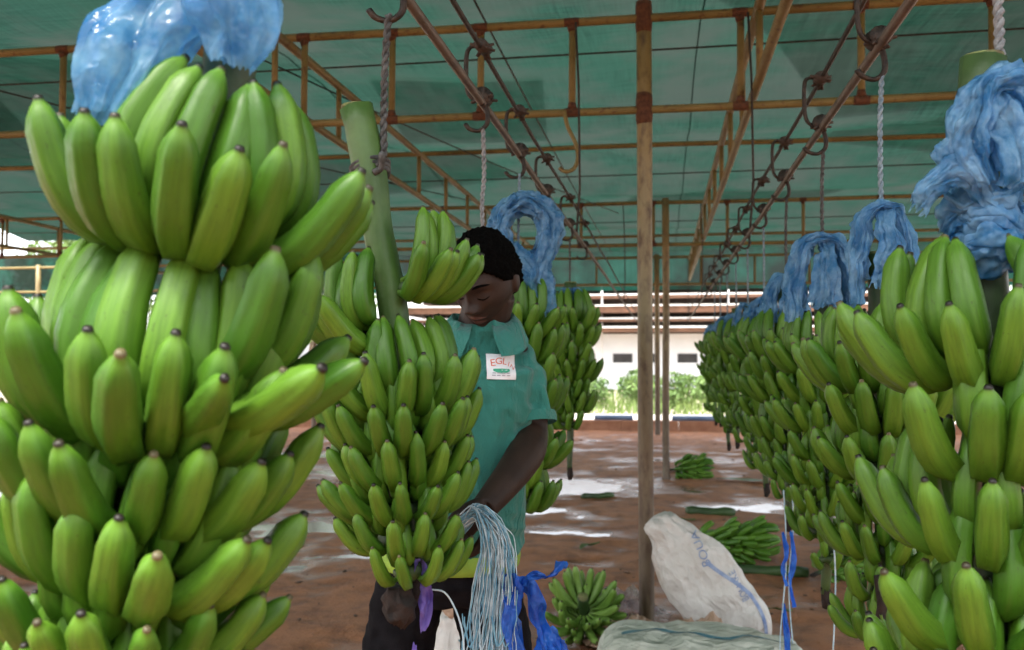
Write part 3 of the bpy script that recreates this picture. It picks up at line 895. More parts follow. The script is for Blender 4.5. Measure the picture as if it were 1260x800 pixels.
for i, w in enumerate(['fourth', 'fifth', 'sixth', 'seventh', 'eighth', 'ninth']):
    y = 4.3 + .8 * i
    rope([(.45, y, 2.04), (.451, y, 1.9), (.45, y, 1.70)], .005, 'rope_blue', '%s thin rope of the long row, counted from the near one' % w, 'ropes on the trolley hooks')
rope([(1.34, 3.45, 2.04), (1.34, 3.45, 1.9), (1.34, 3.45, 1.66)], .005, 'rope_dark', 'rope of the other row behind the big close bunch', 'ropes on the trolley hooks')
# rope turns round the long bare stalk
mb = MB()
for k in range(3):
    pts = []
    for i in range(25):
        a = 2 * PI * i / 24
        pts.append((-.497 + .0315 * math.cos(a) , 1.545 + .0315 * math.sin(a), 1.772 + .008 * (k - 1) + .010 * math.cos(a + .6) ))
    mb.add(tube(pts, .005, 6, False))
mb.add(tube(catmull([(-.470, 1.52, 1.775), (-.462, 1.50, 1.79), (-.466, 1.51, 1.77), (-.48, 1.512, 1.762)], 5), .006, 6))
tag(mb.build('rope_knot', 'rope_dark', origin=(-.497, 1.545, 1.772)), 'dark rope knot wound round the long bare stalk', 'knot')

# ================================================================== BLUE PLASTIC BAGS
def crumple(pts, rad, seg=72, flat=.6, folds=7, depth=.45, seed=0, side=None, ragged=.0, fine=.006, sub=8):
    """film gathered along a path: a tube with deep wandering pleats"""
    P = catmull(pts, sub)
    Rd = [x.x for x in catmull([(r, 0, 0) for r in rad], sub)]
    n = len(P)
    V, F = [], []
    tan = [(P[min(i + 1, n - 1)] - P[max(i - 1, 0)]).normalized() for i in range(n)]
    s0 = Vector(side) if side else tan[0].orthogonal()
    for i in range(n):
        s0 = (s0 - tan[i] * s0.dot(tan[i])).normalized()
        b = tan[i].cross(s0)
        u = i / (n - 1)
        for j in range(seg):
            a = 2 * PI * j / seg
            ca, sa = math.cos(a), math.sin(a)
            w = a * folds + 2.4 * nz((ca, sa, u * 2.2), 1.2, seed) * 2
            tri = 2 / PI * math.asin(math.sin(w))
            tri2 = 2 / PI * math.asin(math.sin(w * 2.3 + 3 * nz((ca * 1.5, sa * 1.5, u * 3), 1.3, seed + 3)))
            k = 1 + depth * (.6 * tri + .3 * tri2) + .35 * nz((ca, sa, u * 4), 1.0, seed + 5)
            k = max(.15, k)
            p = P[i] + s0 * (ca * Rd[i] * k) + b * (sa * Rd[i] * k * flat)
            p = p + Vector((nz(p, 28, seed), nz(p, 28, seed + 1), nz(p, 28, seed + 2))) * fine * 1.6 + Vector((nz(p, 75, seed), nz(p, 75, seed + 1), nz(p, 75, seed + 2))) * fine * .7
            if ragged and (u > .8 or u < .0):
                p = p + tan[i] * (ragged * (u - .8) / .2 * (nz((ca * 2, sa * 2, 0), 1.6, seed + 8)))
            V.append(p)
    for i in range(n - 1):
        for j in range(seg):
            a, c = i * seg + j, i * seg + (j + 1) % seg
            F.append((a, c, c + seg, a + seg))
    return V, F
def bag(name, shapes, mat, lab, origin):
    mb = MB()
    for s in shapes: mb.add(s)
    return tag(mb.build(name, mat, origin=origin), lab, 'plastic bag', 'blue plastic bags on the bunches')
# above the closest bunch: two loose lobes of a sheer bag
x, y = -.455, .86
rt = Vector((math.cos(YAW), math.sin(YAW), 0)); fw = Vector((-math.sin(YAW), math.cos(YAW), 0))
def rel(px, py, pz, ox=x, oy=y): return Vector((ox, oy, pz)) + rt * px + fw * py
bag('plastic_bag', [crumple([rel(.005, 0, 1.93), rel(0, -.01, 1.86), rel(-.020, -.02, 1.80), rel(-.048, -.035, 1.74), rel(-.070, -.05, 1.672)], [.02, .034, .042, .044, .036], 120, .6, 4, .36, 2, rt, .012, .0022),
                    crumple([rel(.0, 0, 1.93), rel(.015, -.02, 1.86), rel(.040, -.045, 1.81), rel(.058, -.055, 1.765), rel(.052, -.05, 1.725)], [.02, .034, .040, .036, .018], 120, .65, 3, .34, 9, rt, .01, .0022)],
    'film_sheer', 'sheer blue bag hanging loose above the closest banana bunch', (x, y, 1.9))
# wound round the stalk of the big close bunch
x, y = .43, 1.34
ZB = -.045
def coil(zc, rr, tilt, ph, turns=1.15, rad=.022, seed=0, wob_=.012):
    pts = []
    N = 14
    for i in range(N + 1):
        a = ph + 2 * PI * turns * i / N
        pts.append((x + rr * math.cos(a), y + rr * math.sin(a), zc + tilt * math.cos(a - ph) + wob_ * nz((a, seed, 0), 1.3, seed)))
    return crumple(pts, [rad * (1 + .3 * math.sin(i * 2.3 + seed)) for i in range(N + 1)], 44, .6, 6, .42, seed, (0, 0, 1), 0, .006, 5)
sh = [coil(1.625 + ZB + .02 * k, .036 + .004 * (k % 2), .012 * (-1) ** k, k * 1.9, 1.2, .021, 20 + k) for k in range(5)]
sh += [crumple([rel(-.005, -.04, 1.70 + ZB, x, y), rel(-.05, -.05, 1.735 + ZB, x, y), rel(-.085, -.035, 1.72 + ZB, x, y), rel(-.098, -.02, 1.695 + ZB, x, y)], [.018, .024, .02, .012], 64, .7, 6, .4, 31, (0, 0, 1), .02),
       crumple([rel(-.03, -.045, 1.72 + ZB, x, y), rel(-.045, -.05, 1.77 + ZB, x, y), rel(-.03, -.05, 1.83 + ZB, x, y), rel(.015, -.045, 1.855 + ZB, x, y), rel(.045, -.05, 1.82 + ZB, x, y), rel(.05, -.055, 1.75 + ZB, x, y)], [.02, .032, .03, .026, .028, .02], 72, .7, 7, .45, 33, (0, -1, 0)),
       crumple([rel(.0, -.04, 1.84 + ZB, x, y), rel(.0, -.06, 1.79 + ZB, x, y), rel(.005, -.07, 1.74 + ZB, x, y), rel(.0, -.065, 1.715 + ZB, x, y)], [.018, .024, .022, .014], 64, .7, 6, .45, 35, (1, 0, 0)),
       crumple([rel(.02, -.03, 1.86 + ZB, x, y), rel(.055, -.03, 1.845 + ZB, x, y), rel(.085, -.02, 1.80 + ZB, x, y), rel(.09, -.02, 1.73 + ZB, x, y), rel(.075, -.02, 1.675 + ZB, x, y), rel(.07, -.02, 1.63 + ZB, x, y)], [.016, .03, .036, .034, .028, .014], 72, .65, 7, .45, 37, (0, -1, 0), .03),
       crumple([rel(.05, -.05, 1.86 + ZB, x, y), rel(.065, -.05, 1.875 + ZB, x, y), rel(.085, -.045, 1.862 + ZB, x, y)], [.01, .017, .012], 30, .7, 3, .4, 38, (0, 0, 1)),
       crumple([rel(-.05, -.03, 1.735 + ZB, x, y), rel(-.062, -.035, 1.76 + ZB, x, y), rel(-.06, -.035, 1.785 + ZB, x, y)], [.014, .018, .01], 30, .7, 3, .4, 39, (1, 0, 0))]
bag('plastic_bag', sh, 'film_blue', 'knotted blue bag wound round the stalk of the big close bunch', (x, y, 1.7))
# bags folded over and left hanging, like scarves over a peg
def flop(x, y, zt, w, hgt, seed, lab, lobes=3, mat='film_blue', drop=(1.0, 1.0), tails=True):
    rg = random.Random(seed)
    sh = []
    for k in range(lobes):
        o = (k - (lobes - 1) / 2) * .018
        ll, rl = w * rg.uniform(.8, 1.1), w * rg.uniform(.8, 1.1)
        dl, dr = hgt * drop[0] * rg.uniform(.75, 1.1), hgt * drop[1] * rg.uniform(.75, 1.1)
        q = lambda a, b, c: rel(a, b + o, zt + c, x, y)
        sh.append(crumple([q(-ll * 1.05, rg.uniform(-.02, .02), -dl), q(-ll, 0, -dl * .55), q(-ll * .62, 0, -hgt * .14), q(0, -.012, -.012), q(rl * .62, 0, -hgt * .15), q(rl, 0, -dr * .5), q(rl * 1.08, rg.uniform(-.02, .02), -dr)],
                          [w * .34, w * .40, w * .34, w * .20, w * .34, w * .40, w * .34], 90, .6, 8, .44, seed + k * 3, fw, .03, .007))
    if tails:
        sh.append(crumple([rel(0, -.02, zt - .01, x, y), rel(-.005, -.05, zt - hgt * .4, x, y), rel(-.02, -.06, zt - hgt * .9, x, y)], [w * .2, w * .36, w * .42], 90, .5, 9, .44, seed + 20, rt, .03, .007))
    return bag('plastic_bag', sh, mat, lab, (x, y, zt))
flop(.45, 2.03, 1.775, .055, .20, 101, 'blue bag folded over the rope, second from the right edge', 3)
flop(.45, 2.75, 1.80, .085, .23, 111, 'wide blue bag draped like a hood over the third bunch', 3)
flop(.45, 3.54, 1.76, .065, .20, 121, 'blue bag bunched over the fourth bunch of the long row', 2)
for i, w in enumerate(['fifth', 'sixth', 'seventh', 'eighth', 'ninth', 'tenth']):
    flop(.44, 4.3 + .8 * i, 1.72 + .02 * (i % 2), .06, .19, 131 + i * 7, 'small blue bag over the %s bunch of the long row' % w, 2)
flop(1.34, 3.45, 1.66, .07, .24, 191, 'blue bag showing at the right edge behind the close bunch', 2)
flop(-.45, 4.6, 1.80, .062, .17, 201, 'small blue bag by the bunch nearest the tan post', 2)
# loop-shaped bag behind the worker
x, y = -.43, 2.92
sh = []
for k in range(3):
    o = (k - 1) * .022
    rr = .074 + .008 * k
    pts = [rel(-.055 - .01 * k, o, 1.66, x, y)] + [rel(rr * math.cos(a), o - .01, 1.845 + rr * 1.15 * math.sin(a), x, y) for a in [R(200 - 220 * i / 7) for i in range(8)]] + [rel(.05, o, 1.76, x, y), rel(.03, o, 1.68, x, y)]
    sh.append(crumple(pts, [.045, .04, .038, .036, .038, .042, .044, .042, .04, .045, .055], 80, .65, 8, .48, 210 + k, fw, .0, .009, 6))
sh.append(crumple([rel(-.05, -.03, 1.80, x, y), rel(-.02, -.05, 1.74, x, y), rel(.02, -.05, 1.69, x, y), rel(.05, -.055, 1.64, x, y), rel(.055, -.06, 1.58, x, y)], [.03, .05, .055, .04, .03], 90, .5, 9, .45, 220, rt, .03, .008))
sh.append(crumple([rel(-.03, -.02, 1.76, x, y), rel(-.07, -.03, 1.70, x, y), rel(-.09, -.04, 1.665, x, y)], [.03, .03, .02], 40, .6, 4, .4, 222, rt, .02))
bag('plastic_bag', sh, 'film_blue', 'blue bag tied in an open loop behind the head of the worker', (x, y, 1.8))

# ================================================================== THE WORKER
# local frame: x to the picture's right, -y towards the camera, z up; origin on the ground under the head
MAN = Vector((0, 0, 0)) + fw * 2.02 + rt * (-.052)
man = thing('person', (MAN.x, MAN.y, 0.02), 'worker in teal polo shirt and black trousers, head bowed, holding a bundle of twine', 'person', rot=(0, 0, YAW))
man.scale = (.975, .975, .975)
HC = Vector((-.006, -.03, 1.636))
HROT = .90 * (Euler((0, 0, R(-24))).to_matrix() @ Euler((R(34), 0, 0)).to_matrix() @ Euler((0, R(4), 0)).to_matrix())
def head_f(d, p):
    # p on an ellipsoid, face towards -y
    f = max(0.0, -d.y)
    z = p.z
    # jaw narrows below the cheekbones, chin forward
    if z < -.01:
        k = smooth01(-.01, -.115, z)
        p.x *= 1 - .40 * k
        p.y = p.y * (1 - .20 * k) - .012 * k
    # back of the skull fuller
    if d.y > 0 and z > -.02: p.y *= 1.06
    def g(cx, cz, sx, sz): return math.exp(-((p.x - cx) / sx) ** 2 - ((z - cz) / sz) ** 2)
    if d.y < 0:
        push = .013 * g(0, .034, .05, .012)                               # brow
        push -= .013 * (g(.030, .010, .017, .013) + g(-.030, .010, .017, .013))   # sockets
        push += .011 * (g(.030, .006, .011, .008) + g(-.030, .006, .011, .008))   # lids
        push += .013 * g(0, .008, .010, .020) + .027 * g(0, -.022, .015, .014) + .016 * (g(.014, -.026, .008, .008) + g(-.014, -.026, .008, .008))
        push += .017 * g(0, -.056, .024, .008) + .017 * g(0, -.071, .020, .008) - .009 * g(0, -.063, .022, .003)
        push += .008 * g(0, -.098, .02, .014)
        push += .006 * (g(.045, -.012, .02, .02) + g(-.045, -.012, .02, .02))     # cheekbones
        p.y -= push * f
    return p
body = MB()
body.add(ellipsoid(HC, (.074, .096, .118), 56, 44, HROT, head_f))
for s in (-1, 1):
    e = HC + HROT @ Vector((.074 * s, .012, -.004))
    body.add(ellipsoid(e, (.010, .020, .032), 12, 10, HROT))
body.add(tube([(-.035, .045, 1.44), (-.022, .032, 1.50), (-.006, .010, 1.56), (.004, -.010, 1.61)], [.070, .060, .056, .058], 20))
# torso core under the clothes
body.add(tube([(-.085, .03, .96), (-.08, .03, 1.08), (-.065, .03, 1.22), (-.05, .03, 1.36), (-.035, .035, 1.44), (-.03, .04, 1.475)], [.09, .085, .09, .095, .09, .06], 24))
def limb(pts, rad, n=6):
    P = catmull(pts, n); Rr = [q.x for q in catmull([(r, 0, 0) for r in rad], n)]
    return tube(P, Rr, 16)
# left arm of the worker (right in the picture): upper arm hangs back, forearm reaches forward to the twine
ELB = Vector((.094, .005, 1.30)); WR = Vector((-.004, -.195, 1.165))
body.add(limb([(.045, .03, 1.485), (.068, .03, 1.43), (.086, .02, 1.36), ELB, (.083, -.055, 1.262), (.045, -.125, 1.215), WR], [.042, .049, .045, .039, .041, .035, .027]))
def hand(w, d, upv, body, curl=1.0):
    """palm with four fingers of unequal length closed on the twine and a thumb from the side of the palm"""
    d = d.normalized(); upv = (upv - d * upv.dot(d)).normalized(); sd_ = d.cross(upv)
    P = lambda a, b, c: w + d * a + sd_ * b + upv * c
    body.add(tube([P(-.01, 0, 0), P(.02, 0, .002), P(.055, 0, .004), P(.088, 0, .002)], [.025, .031, .036, .031], 14, True, .52))
    for k, (off, ln) in enumerate(((-.028, .066), (-.010, .076), (.009, .071), (.027, .056))):
        a0 = P(.080, off, 0)
        a1 = P(.080 + ln * .40, off * 1.04, -.006 * curl)
        a2 = P(.080 + ln * .48, off * 1.02, -.034 * curl)
        a3 = P(.080 + ln * .22, off * .96, -.050 * curl)
        body.add(tube(catmull([a0, a1, a2, a3], 4), [.0098, .0098, .0096, .0095, .0094, .0092, .009, .0088, .0086, .0083, .0078, .0072, .006], 10))
    body.add(tube(catmull([P(.02, -.024, -.002), P(.048, -.046, -.012), P(.072, -.044, -.030), P(.088, -.032, -.040)], 4), [.0135, .013, .0125, .012, .0115, .0112, .011, .0108, .0105, .010, .0095, .0088, .0075], 10))
hand(WR, Vector((-.07, -.07, -.045)), Vector((.2, -.3, .9)), body)
# right arm behind the bunch, hand under the fruit
E2 = Vector((-.235, .06, 1.26)); W2 = Vector((-.165, -.12, 1.10))
body.add(limb([(-.14, .03, 1.475), (-.19, .04, 1.43), (-.222, .05, 1.35), E2, (-.232, .02, 1.21), (-.205, -.05, 1.15), W2], [.045, .053, .048, .040, .042, .036, .026]))
hand(W2, Vector((.03, -.09, -.02)), Vector((0, .2, 1)), body)
# legs inside the trousers, bare ankles, shoes
for s in (-1, 1):
    hx = -.09 + .075 * s
    body.add(limb([(hx, .03, .98), (hx + .035 * s, .025, .82), (hx + .065 * s, .0, .52), (hx + .065 * s, .03, .28), (hx + .065 * s, .04, .07)], [.06, .06, .048, .044, .034]))
    body.add(tube([(hx + .065 * s, .075, .035), (hx + .065 * s, .03, .045), (hx + .07 * s, -.06, .035), (hx + .075 * s, -.15, .026)], [.034, .042, .040, .024], 14, True, 1.0))
bm_ = remeshed((body.v, body.f), .0036, 'body', 2)
bm_.materials.clear(); bm_.materials.append(M['skin'])
body_o = put('body', bm_, man)
bb_ = bvh_of(bm_)
def on_face(pts, w, mat, nm):
    V = []
    for (a_, b_), ww in zip(pts, w):
        for q in (-1, 0, 1):
            o_ = HC + HROT @ Vector((a_, -.25, b_ + q * ww))
            h_ = bb_.ray_cast(o_, HROT @ Vector((0, 1, 0)))
            V.append((h_[0] if h_[0] is not None else o_) - HROT @ Vector((0, .0016 if q == 0 else .0004, 0)))
    n_ = len(pts)
    put(nm, MB().add((V, [(i * 3 + j, (i + 1) * 3 + j, (i + 1) * 3 + j + 1, i * 3 + j + 1) for i in range(n_ - 1) for j in range(2)])).mesh(nm, mat), body_o)
for s_ in (-1, 1):
    on_face([(s_ * (.013 + .034 * i / 8), .028 + .007 * math.sin(PI * (.25 + .6 * i / 8))) for i in range(9)], [.0018, .003, .0034, .0034, .0032, .003, .0026, .002, .001], 'hair', 'eyebrow')
    on_face([(s_ * (.017 + .027 * i / 8), .003 - .005 * math.sin(PI * i / 8)) for i in range(9)], [.0006, .0012, .0014, .0016, .0016, .0016, .0014, .0012, .0006], 'hair', 'eyelashes')
on_face([(-.024 + .048 * i / 12, -.056 + .003 * math.sin(PI * i / 12)) for i in range(13)], [.0008 + .0045 * math.sin(PI * i / 12) for i in range(13)], 'lip', 'upper_lip')
on_face([(-.021 + .042 * i / 12, -.070 + .002 * math.sin(PI * i / 12)) for i in range(13)], [.0008 + .0055 * math.sin(PI * i / 12) for i in range(13)], 'lip', 'lower_lip')
# hair: short cap over the skull with its own hairline
V, F = ellipsoid((0, 0, 0), (.074, .096, .118), 128, 100)
hv, keep = [], []
for v in V:
    d = Vector((v[0] / .074, v[1] / .096, v[2] / .118))
    p = head_f(d, Vector(v))
    az_ = math.degrees(math.atan2(abs(d.x), -d.y))
    line = .058 - .042 * smooth01(38, 78, az_) - .072 * smooth01(88, 132, az_) + .005 * nz(p, 45, 2) + .006 * nz(p, 160, 3)
    keep.append(p.z > line)
    q = p + d.normalized() * (.0130 + .005 * nz(p, 60, 4) + .006 * nz(p, 150, 5)) if p.z > line else p - d.normalized() * .006
    hv.append(HC + HROT @ q)
F = [f for f in F if sum(keep[i] for i in f) >= 1]
put('hair', MB().add((hv, F)).mesh('hair', 'hair'), man)
# polo shirt: loose trunk and sleeves
def ring(cx, cy, cz, rx, ry, n=40, tx=0.0, ex=2.4, tz=0.0):
    out = []
    for j in range(n):
        a = 2 * PI * j / n
        c, s = math.cos(a), math.sin(a)
        k = (abs(c) ** ex + abs(s) ** ex) ** (-1 / ex)
        out.append(Vector((cx + rx * c * k, cy + ry * s * k + tx * c * k * rx, cz + tz * c)))
    return out
sh = MB()
prof = [(1.035, -.082, .035, .150, .108), (1.06, -.082, .033, .154, .112), (1.16, -.075, .03, .155, .116), (1.26, -.066, .03, .156, .120), (1.36, -.056, .03, .162, .122), (1.43, -.05, .035, .160, .112), (1.475, -.042, .038, .125, .090), (1.515, -.030, .036, .085, .076), (1.545, -.016, .024, .074, .070)]
sh.add(loft([ring(cx, cy, cz, rx, ry, 40, -.05) for cz, cx, cy, rx, ry in prof]))
sh.add(limb([(-.0, .035, 1.46), (.035, .038, 1.455), (.066, .032, 1.415), (.086, .022, 1.36), (.092, .014, 1.325)], [.075, .070, .064, .058, .058]))
sh.add(limb([(-.10, .035, 1.46), (-.165, .042, 1.45), (-.202, .046, 1.40), (-.224, .055, 1.34), (-.230, .058, 1.31)], [.075, .072, .068, .062, .061]))
sm = remeshed((sh.v, sh.f), .0055, 'polo_shirt', 8)
nrm_ = [v.normal.copy() for v in sm.vertices]
for v, vn in zip(sm.vertices, nrm_):   # folds: hanging from the shoulder, gathered at the armpit, sagging at the waist
    p = v.co
    dg_ = Vector((p.x * 24 + p.z * 5, p.y * 14, p.z * 4.5))
    r_ = 1 - abs(noise.noise(dg_)) * 2.6
    r2 = 1 - abs(noise.noise(Vector((p.x * 9 + p.z * 22, p.y * 10, p.z * 7 - p.x * 15)) + Vector((5, 5, 5)))) * 2.6
    k2 = smooth01(1.30, 1.42, p.z) * smooth01(-.06, .03, p.x) + smooth01(1.18, 1.08, p.z)
    v.co = p + vn * (.008 * r_ + .009 * r2 * min(1, .25 + k2) + .006 * noise.noise(p * 7) - .004)
sm.materials.clear(); sm.materials.append(M['shirt'])
shirt = put('polo_shirt', sm, man)
sbvh = bvh_of(sm)
# sleeve hem and shirt hem, collar with two points, placket
def hem(c0, c1, r, nm='sleeve_hem'):
    put(nm, MB().add(tube([c0, (Vector(c0) + Vector(c1)) / 2, c1], [r, r * 1.03, r], 24, False)).mesh(nm, 'shirt'), shirt)
hem((.0895, .018, 1.340), (.0925, .013, 1.318), .0615)
cv, cf = [], []
for i in range(29):
    a = R(-90) + R(18) + (2 * PI - R(36)) * i / 28
    c, s = math.cos(a), math.sin(a)
    fr = smooth01(.3, -1, s)
    bx_, by_, bz_ = -.012, .018, 1.545
    cv.append(Vector((bx_ + .064 * c, by_ + .066 * s, bz_ - .022 * fr)))
    cv.append(Vector((bx_ + .069 * c, by_ + .071 * s, bz_ + .022 - .030 * fr)))
    cv.append(Vector((bx_ + .086 * c, by_ + .090 * s, bz_ + .004 - .040 * fr)))
    cv.append(Vector((bx_ + .100 * c + .012 * fr * (1 if c > 0 else -1), by_ + .106 * s, bz_ - .030 - .046 * fr)))
for i in range(28):
    for j in range(3):
        cf.append((i * 4 + j, (i + 1) * 4 + j, (i + 1) * 4 + j + 1, i * 4 + j + 1))
put('collar', MB().add((cv, cf)).mesh('collar', 'shirt'), shirt)
# button placket
pl_ = [((j - 1) * .011 - .002 * i / 8, 1.505 - .105 * i / 8) for i in range(9) for j in range(3)]
V = cast_on(sbvh, pl_, (-.034, -.1, 0), Vector((1, 0, 0)), Vector((0, 0, 1)), Vector((0, 1, 0)), .003)
pk_ = put('placket', MB().add((V, [(i * 3 + j, i * 3 + j + 1, (i + 1) * 3 + j + 1, (i + 1) * 3 + j) for i in range(8) for j in range(2)])).mesh('placket', 'shirt'), shirt)
for z_ in (1.49, 1.455, 1.42):
    c_ = cast_on(sbvh, [(0, z_)], (-.034, -.1, 0), Vector((1, 0, 0)), Vector((0, 0, 1)), Vector((0, 1, 0)), .005)[0]
    put('button', MB().add(ellipsoid(c_, (.0055, .0022, .0055), 12, 6)).mesh('button', 'shirt'), pk_)
# chest patch: white cloth with arched red letters, green swash and small grey line
po, pr_, pu = Vector((.034, -.1, 1.447)), Vector((1, 0, -.03)), Vector((.03, 0, 1))
inw = Vector((-.12, 1, 0)).normalized()
g = [((i / 10 - .5) * .064, (j / 8 - .5) * .054) for j in range(9) for i in range(11)]
gf = [(j * 11 + i, j * 11 + i + 1, (j + 1) * 11 + i + 1, (j + 1) * 11 + i) for j in range(8) for i in range(10)]
patch = put('chest_patch', MB().add((cast_on(sbvh, g, po, pr_, pu, inw, .003), gf)).mesh('chest_patch', 'patch_white'), shirt)
lm = MB()
for ch, ax_, ay_, rz_, szz in (('E', -.0185, .0075, .14, .021), ('G', -.0055, .0115, .04, .020), ('L', .0075, .0105, -.15, .019), ('I', .0170, .0055, -.3, .015), ('N', .0250, -.0005, -.6, .013)):
    V, F = text_mesh(ch, szz)
    ca, sa = math.cos(rz_), math.sin(rz_)
    V2 = []
    for p in V:
        for w_ in (0,):
            V2.append(((p[0] * 1.15) * ca - p[1] * sa + ax_, (p[0] * 1.15) * sa + p[1] * ca + ay_))
    lm.add((cast_on(sbvh, V2, po, pr_, pu, inw, .0042), F))
put('lettering', lm.mesh('lettering', 'print_red'), patch)
lm = MB()
sw = [((i / 12 - .5) * .036, -.007 + q * (.0022 + .003 * math.sin(PI * i / 12)) - .002 * math.sin(PI * i / 12)) for q in (-1, 1) for i in range(13)]
lm.add((cast_on(sbvh, sw, po, pr_, pu, inw, .0042), [(i, i + 1, 14 + i, 13 + i) for i in range(12)]))
put('swash', lm.mesh('swash', 'print_green'), patch)
lm = MB()
for q, w_ in ((-.0135, .04), (-.0185, .042)):
    ln_ = [((i / 16 - .5) * w_, q + z) for z in (-.0011, .0011) for i in range(17)]
    lm.add((cast_on(sbvh, ln_, po, pr_, pu, inw, .0042), [(i, i + 1, 18 + i, 17 + i) for i in range(16) if i % 4 != 3]))
put('small_print', lm.mesh('small_print', 'print_grey'), patch)
# trousers
tr = MB()
tr.add(loft([ring(cx, cy, cz, rx, ry, 36) for cz, cx, cy, rx, ry in [(1.055, -.085, .035, .142, .105), (1.02, -.087, .035, .146, .108), (.97, -.09, .035, .152, .113), (.93, -.09, .035, .140, .10)]][::-1]))
for s in (-1, 1):
    hx = -.09 + .075 * s
    tr.add(limb([(hx, .033, .99), (hx + .030 * s, .03, .85), (hx + .050 * s, .015, .70), (hx + .065 * s, .0, .50), (hx + .065 * s, .025, .28), (hx + .065 * s, .04, .09)], [.080, .080, .076, .068, .064, .064]))
tm_ = remeshed((tr.v, tr.f), .007, 'trousers', 5)
nrm_ = [v.normal.copy() for v in tm_.vertices]
for v, vn in zip(tm_.vertices, nrm_):
    p = v.co
    v.co = p + vn * (.006 * noise.noise(Vector((p.x * 14, p.y * 14, p.z * 22))) + .004 * noise.noise(Vector((p.x * 30, p.y * 30, p.z * 50))))
tm_.materials.clear(); tm_.materials.append(M['black_cloth'])
put('trousers', tm_, man)
for s in (-1, 1):
    hx = -.09 + .075 * s
    put('shoe', MB().add(tube([(hx + .065 * s, .09, .04), (hx + .065 * s, .04, .05), (hx + .07 * s, -.06, .04), (hx + .075 * s, -.16, .028), (hx + .076 * s, -.175, .024)], [.04, .05, .048, .034, .012], 14)).mesh('shoe', 'sole'), man)
# lime under-layer showing below the shirt hem, sagging in front
rings = []
for q, (dz, k) in enumerate(((.022, 1.0), (.012, 1.05), (-.004, 1.06), (-.018, 1.045), (-.022, 1.0))):
    r0 = ring(-.085, .033, 1.037 + dz, .149 * k, .112 * k, 40)
    rings.append([p + Vector((0, 0, -.014 * smooth01(.06, -.10, p.y - .03))) for p in r0])
put('waist_band', MB().add(loft(rings, False)).mesh('waist_band', 'lime_cloth'), man)

# ================================================================== TWINE BUNDLE IN THE HAND
GR = man.location + (Euler((0, 0, YAW)).to_matrix() @ Vector((-.045, -.268, 1.118)))
tw = thing('twine_bundle', GR, 'bundle of pale twine with torn blue plastic strips held in the hand of the worker', 'twine', rot=(0, 0, YAW))
rg = random.Random(8)
for k in range(96):
    sp = rg.random()
    x1 = -.010 + .065 * sp + rg.uniform(-.012, .012)
    ln = rg.uniform(.20, .40) * (.6 + .4 * sp) + .05
    y0 = rg.uniform(-.02, .015)
    pts = [(rg.uniform(-.012, .012), y0, rg.uniform(-.012, .012) + .0), (.016 + .30 * x1 + rg.uniform(-.006, .006), y0 - .03, .032 + rg.uniform(-.014, .012)), (.02 + .75 * x1, y0 - .045, -.03 + rg.uniform(-.015, .02)),
           (x1 * 1.0 + .01 + rg.uniform(-.01, .01), y0 - .05, -.14), (x1 * 1.1 + rg.uniform(-.015, .015), y0 - .05 + rg.uniform(-.02, .02), -.14 - ln * .5), (x1 * 1.15 + rg.uniform(-.025, .025), y0 - .05 + rg.uniform(-.02, .02), -.14 - ln)]
    pts = [(p_[0] + (.034 if i_ else 0) * min(1, i_ / 2), p_[1], p_[2]) for i_, p_ in enumerate(pts)]
    if k % 9 == 0: pts = pts[:4] + [(pts[3][0] - .02, y0 - .06, -.20), (pts[3][0] - .03, y0 - .05, -.15)]
    P = catmull(pts, 7)
    P = [p + Vector((nz(p, 40, k), nz(p, 40, k + .5), nz(p, 30, k + .7))) * .004 for p in P]
    MB().add(tube(P, rg.uniform(.0009, .0014), 5)).build('twine_strand', 'twine' if k % 3 else 'twine_blue', tw)
def ribbon(pts, widths, twist, seed, curl=.3):
    P = catmull(pts, 8); W = [q.x for q in catmull([(w, 0, 0) for w in widths], 8)]
    V, F = [], []
    n = len(P)
    for i in range(n):
        a = twist * i / n + 1.2 * nz((i * .15, 0, 0), 1, seed)
        s_ = Vector((math.cos(a), math.sin(a), .2 * math.sin(a * 2)))
        nn = Vector((-math.sin(a), math.cos(a), 0))
        for j in range(7):
            q = j / 6 - .5
            V.append(P[i] + s_ * (W[i] * q) + nn * (W[i] * curl * math.cos(q * 7 + i * .3)) + Vector((0, 0, .006 * nz((q * 5, i * .2, 0), 1, seed))))
    for i in range(n - 1):
        for j in range(6): F.append((i * 7 + j, i * 7 + j + 1, (i + 1) * 7 + j + 1, (i + 1) * 7 + j))
    return V, F
RB = [([(.06, -.06, -.075), (.068, -.06, -.12), (.06, -.065, -.18), (.07, -.06, -.26), (.062, -.06, -.40)], [.018, .034, .022, .03, .045], 1.5),
      ([(.155, -.05, -.055), (.145, -.05, -.075), (.115, -.055, -.085), (.095, -.055, -.08), (.085, -.06, -.095)], [.016, .014, .018, .022, .014], 1.0),
      ([(.085, -.06, -.08), (.10, -.055, -.12), (.115, -.05, -.17), (.14, -.05, -.21), (.165, -.05, -.25), (.19, -.05, -.295)], [.016, .028, .018, .034, .03, .02], 1.2),
      ([(.12, -.055, -.17), (.13, -.06, -.22), (.128, -.06, -.28), (.12, -.06, -.35)], [.02, .055, .06, .05], .6),
      ([(.055, -.05, -.25), (.048, -.06, -.30), (.04, -.06, -.35), (.03, -.06, -.42)], [.016, .04, .03, .04], 2.0),
      ([(.0, -.05, -.24), (-.005, -.05, -.29), (.01, -.055, -.33), (-.012, -.06, -.42)], [.014, .036, .04, .03], 1.2),
      ([(.08, -.05, -.24), (.10, -.05, -.30), (.09, -.055, -.36), (.10, -.055, -.42)], [.014, .036, .045, .03], 1.2),
      ([(.13, -.055, -.20), (.155, -.05, -.25), (.15, -.05, -.31), (.165, -.055, -.35)], [.014, .03, .045, .03], 1.2)]
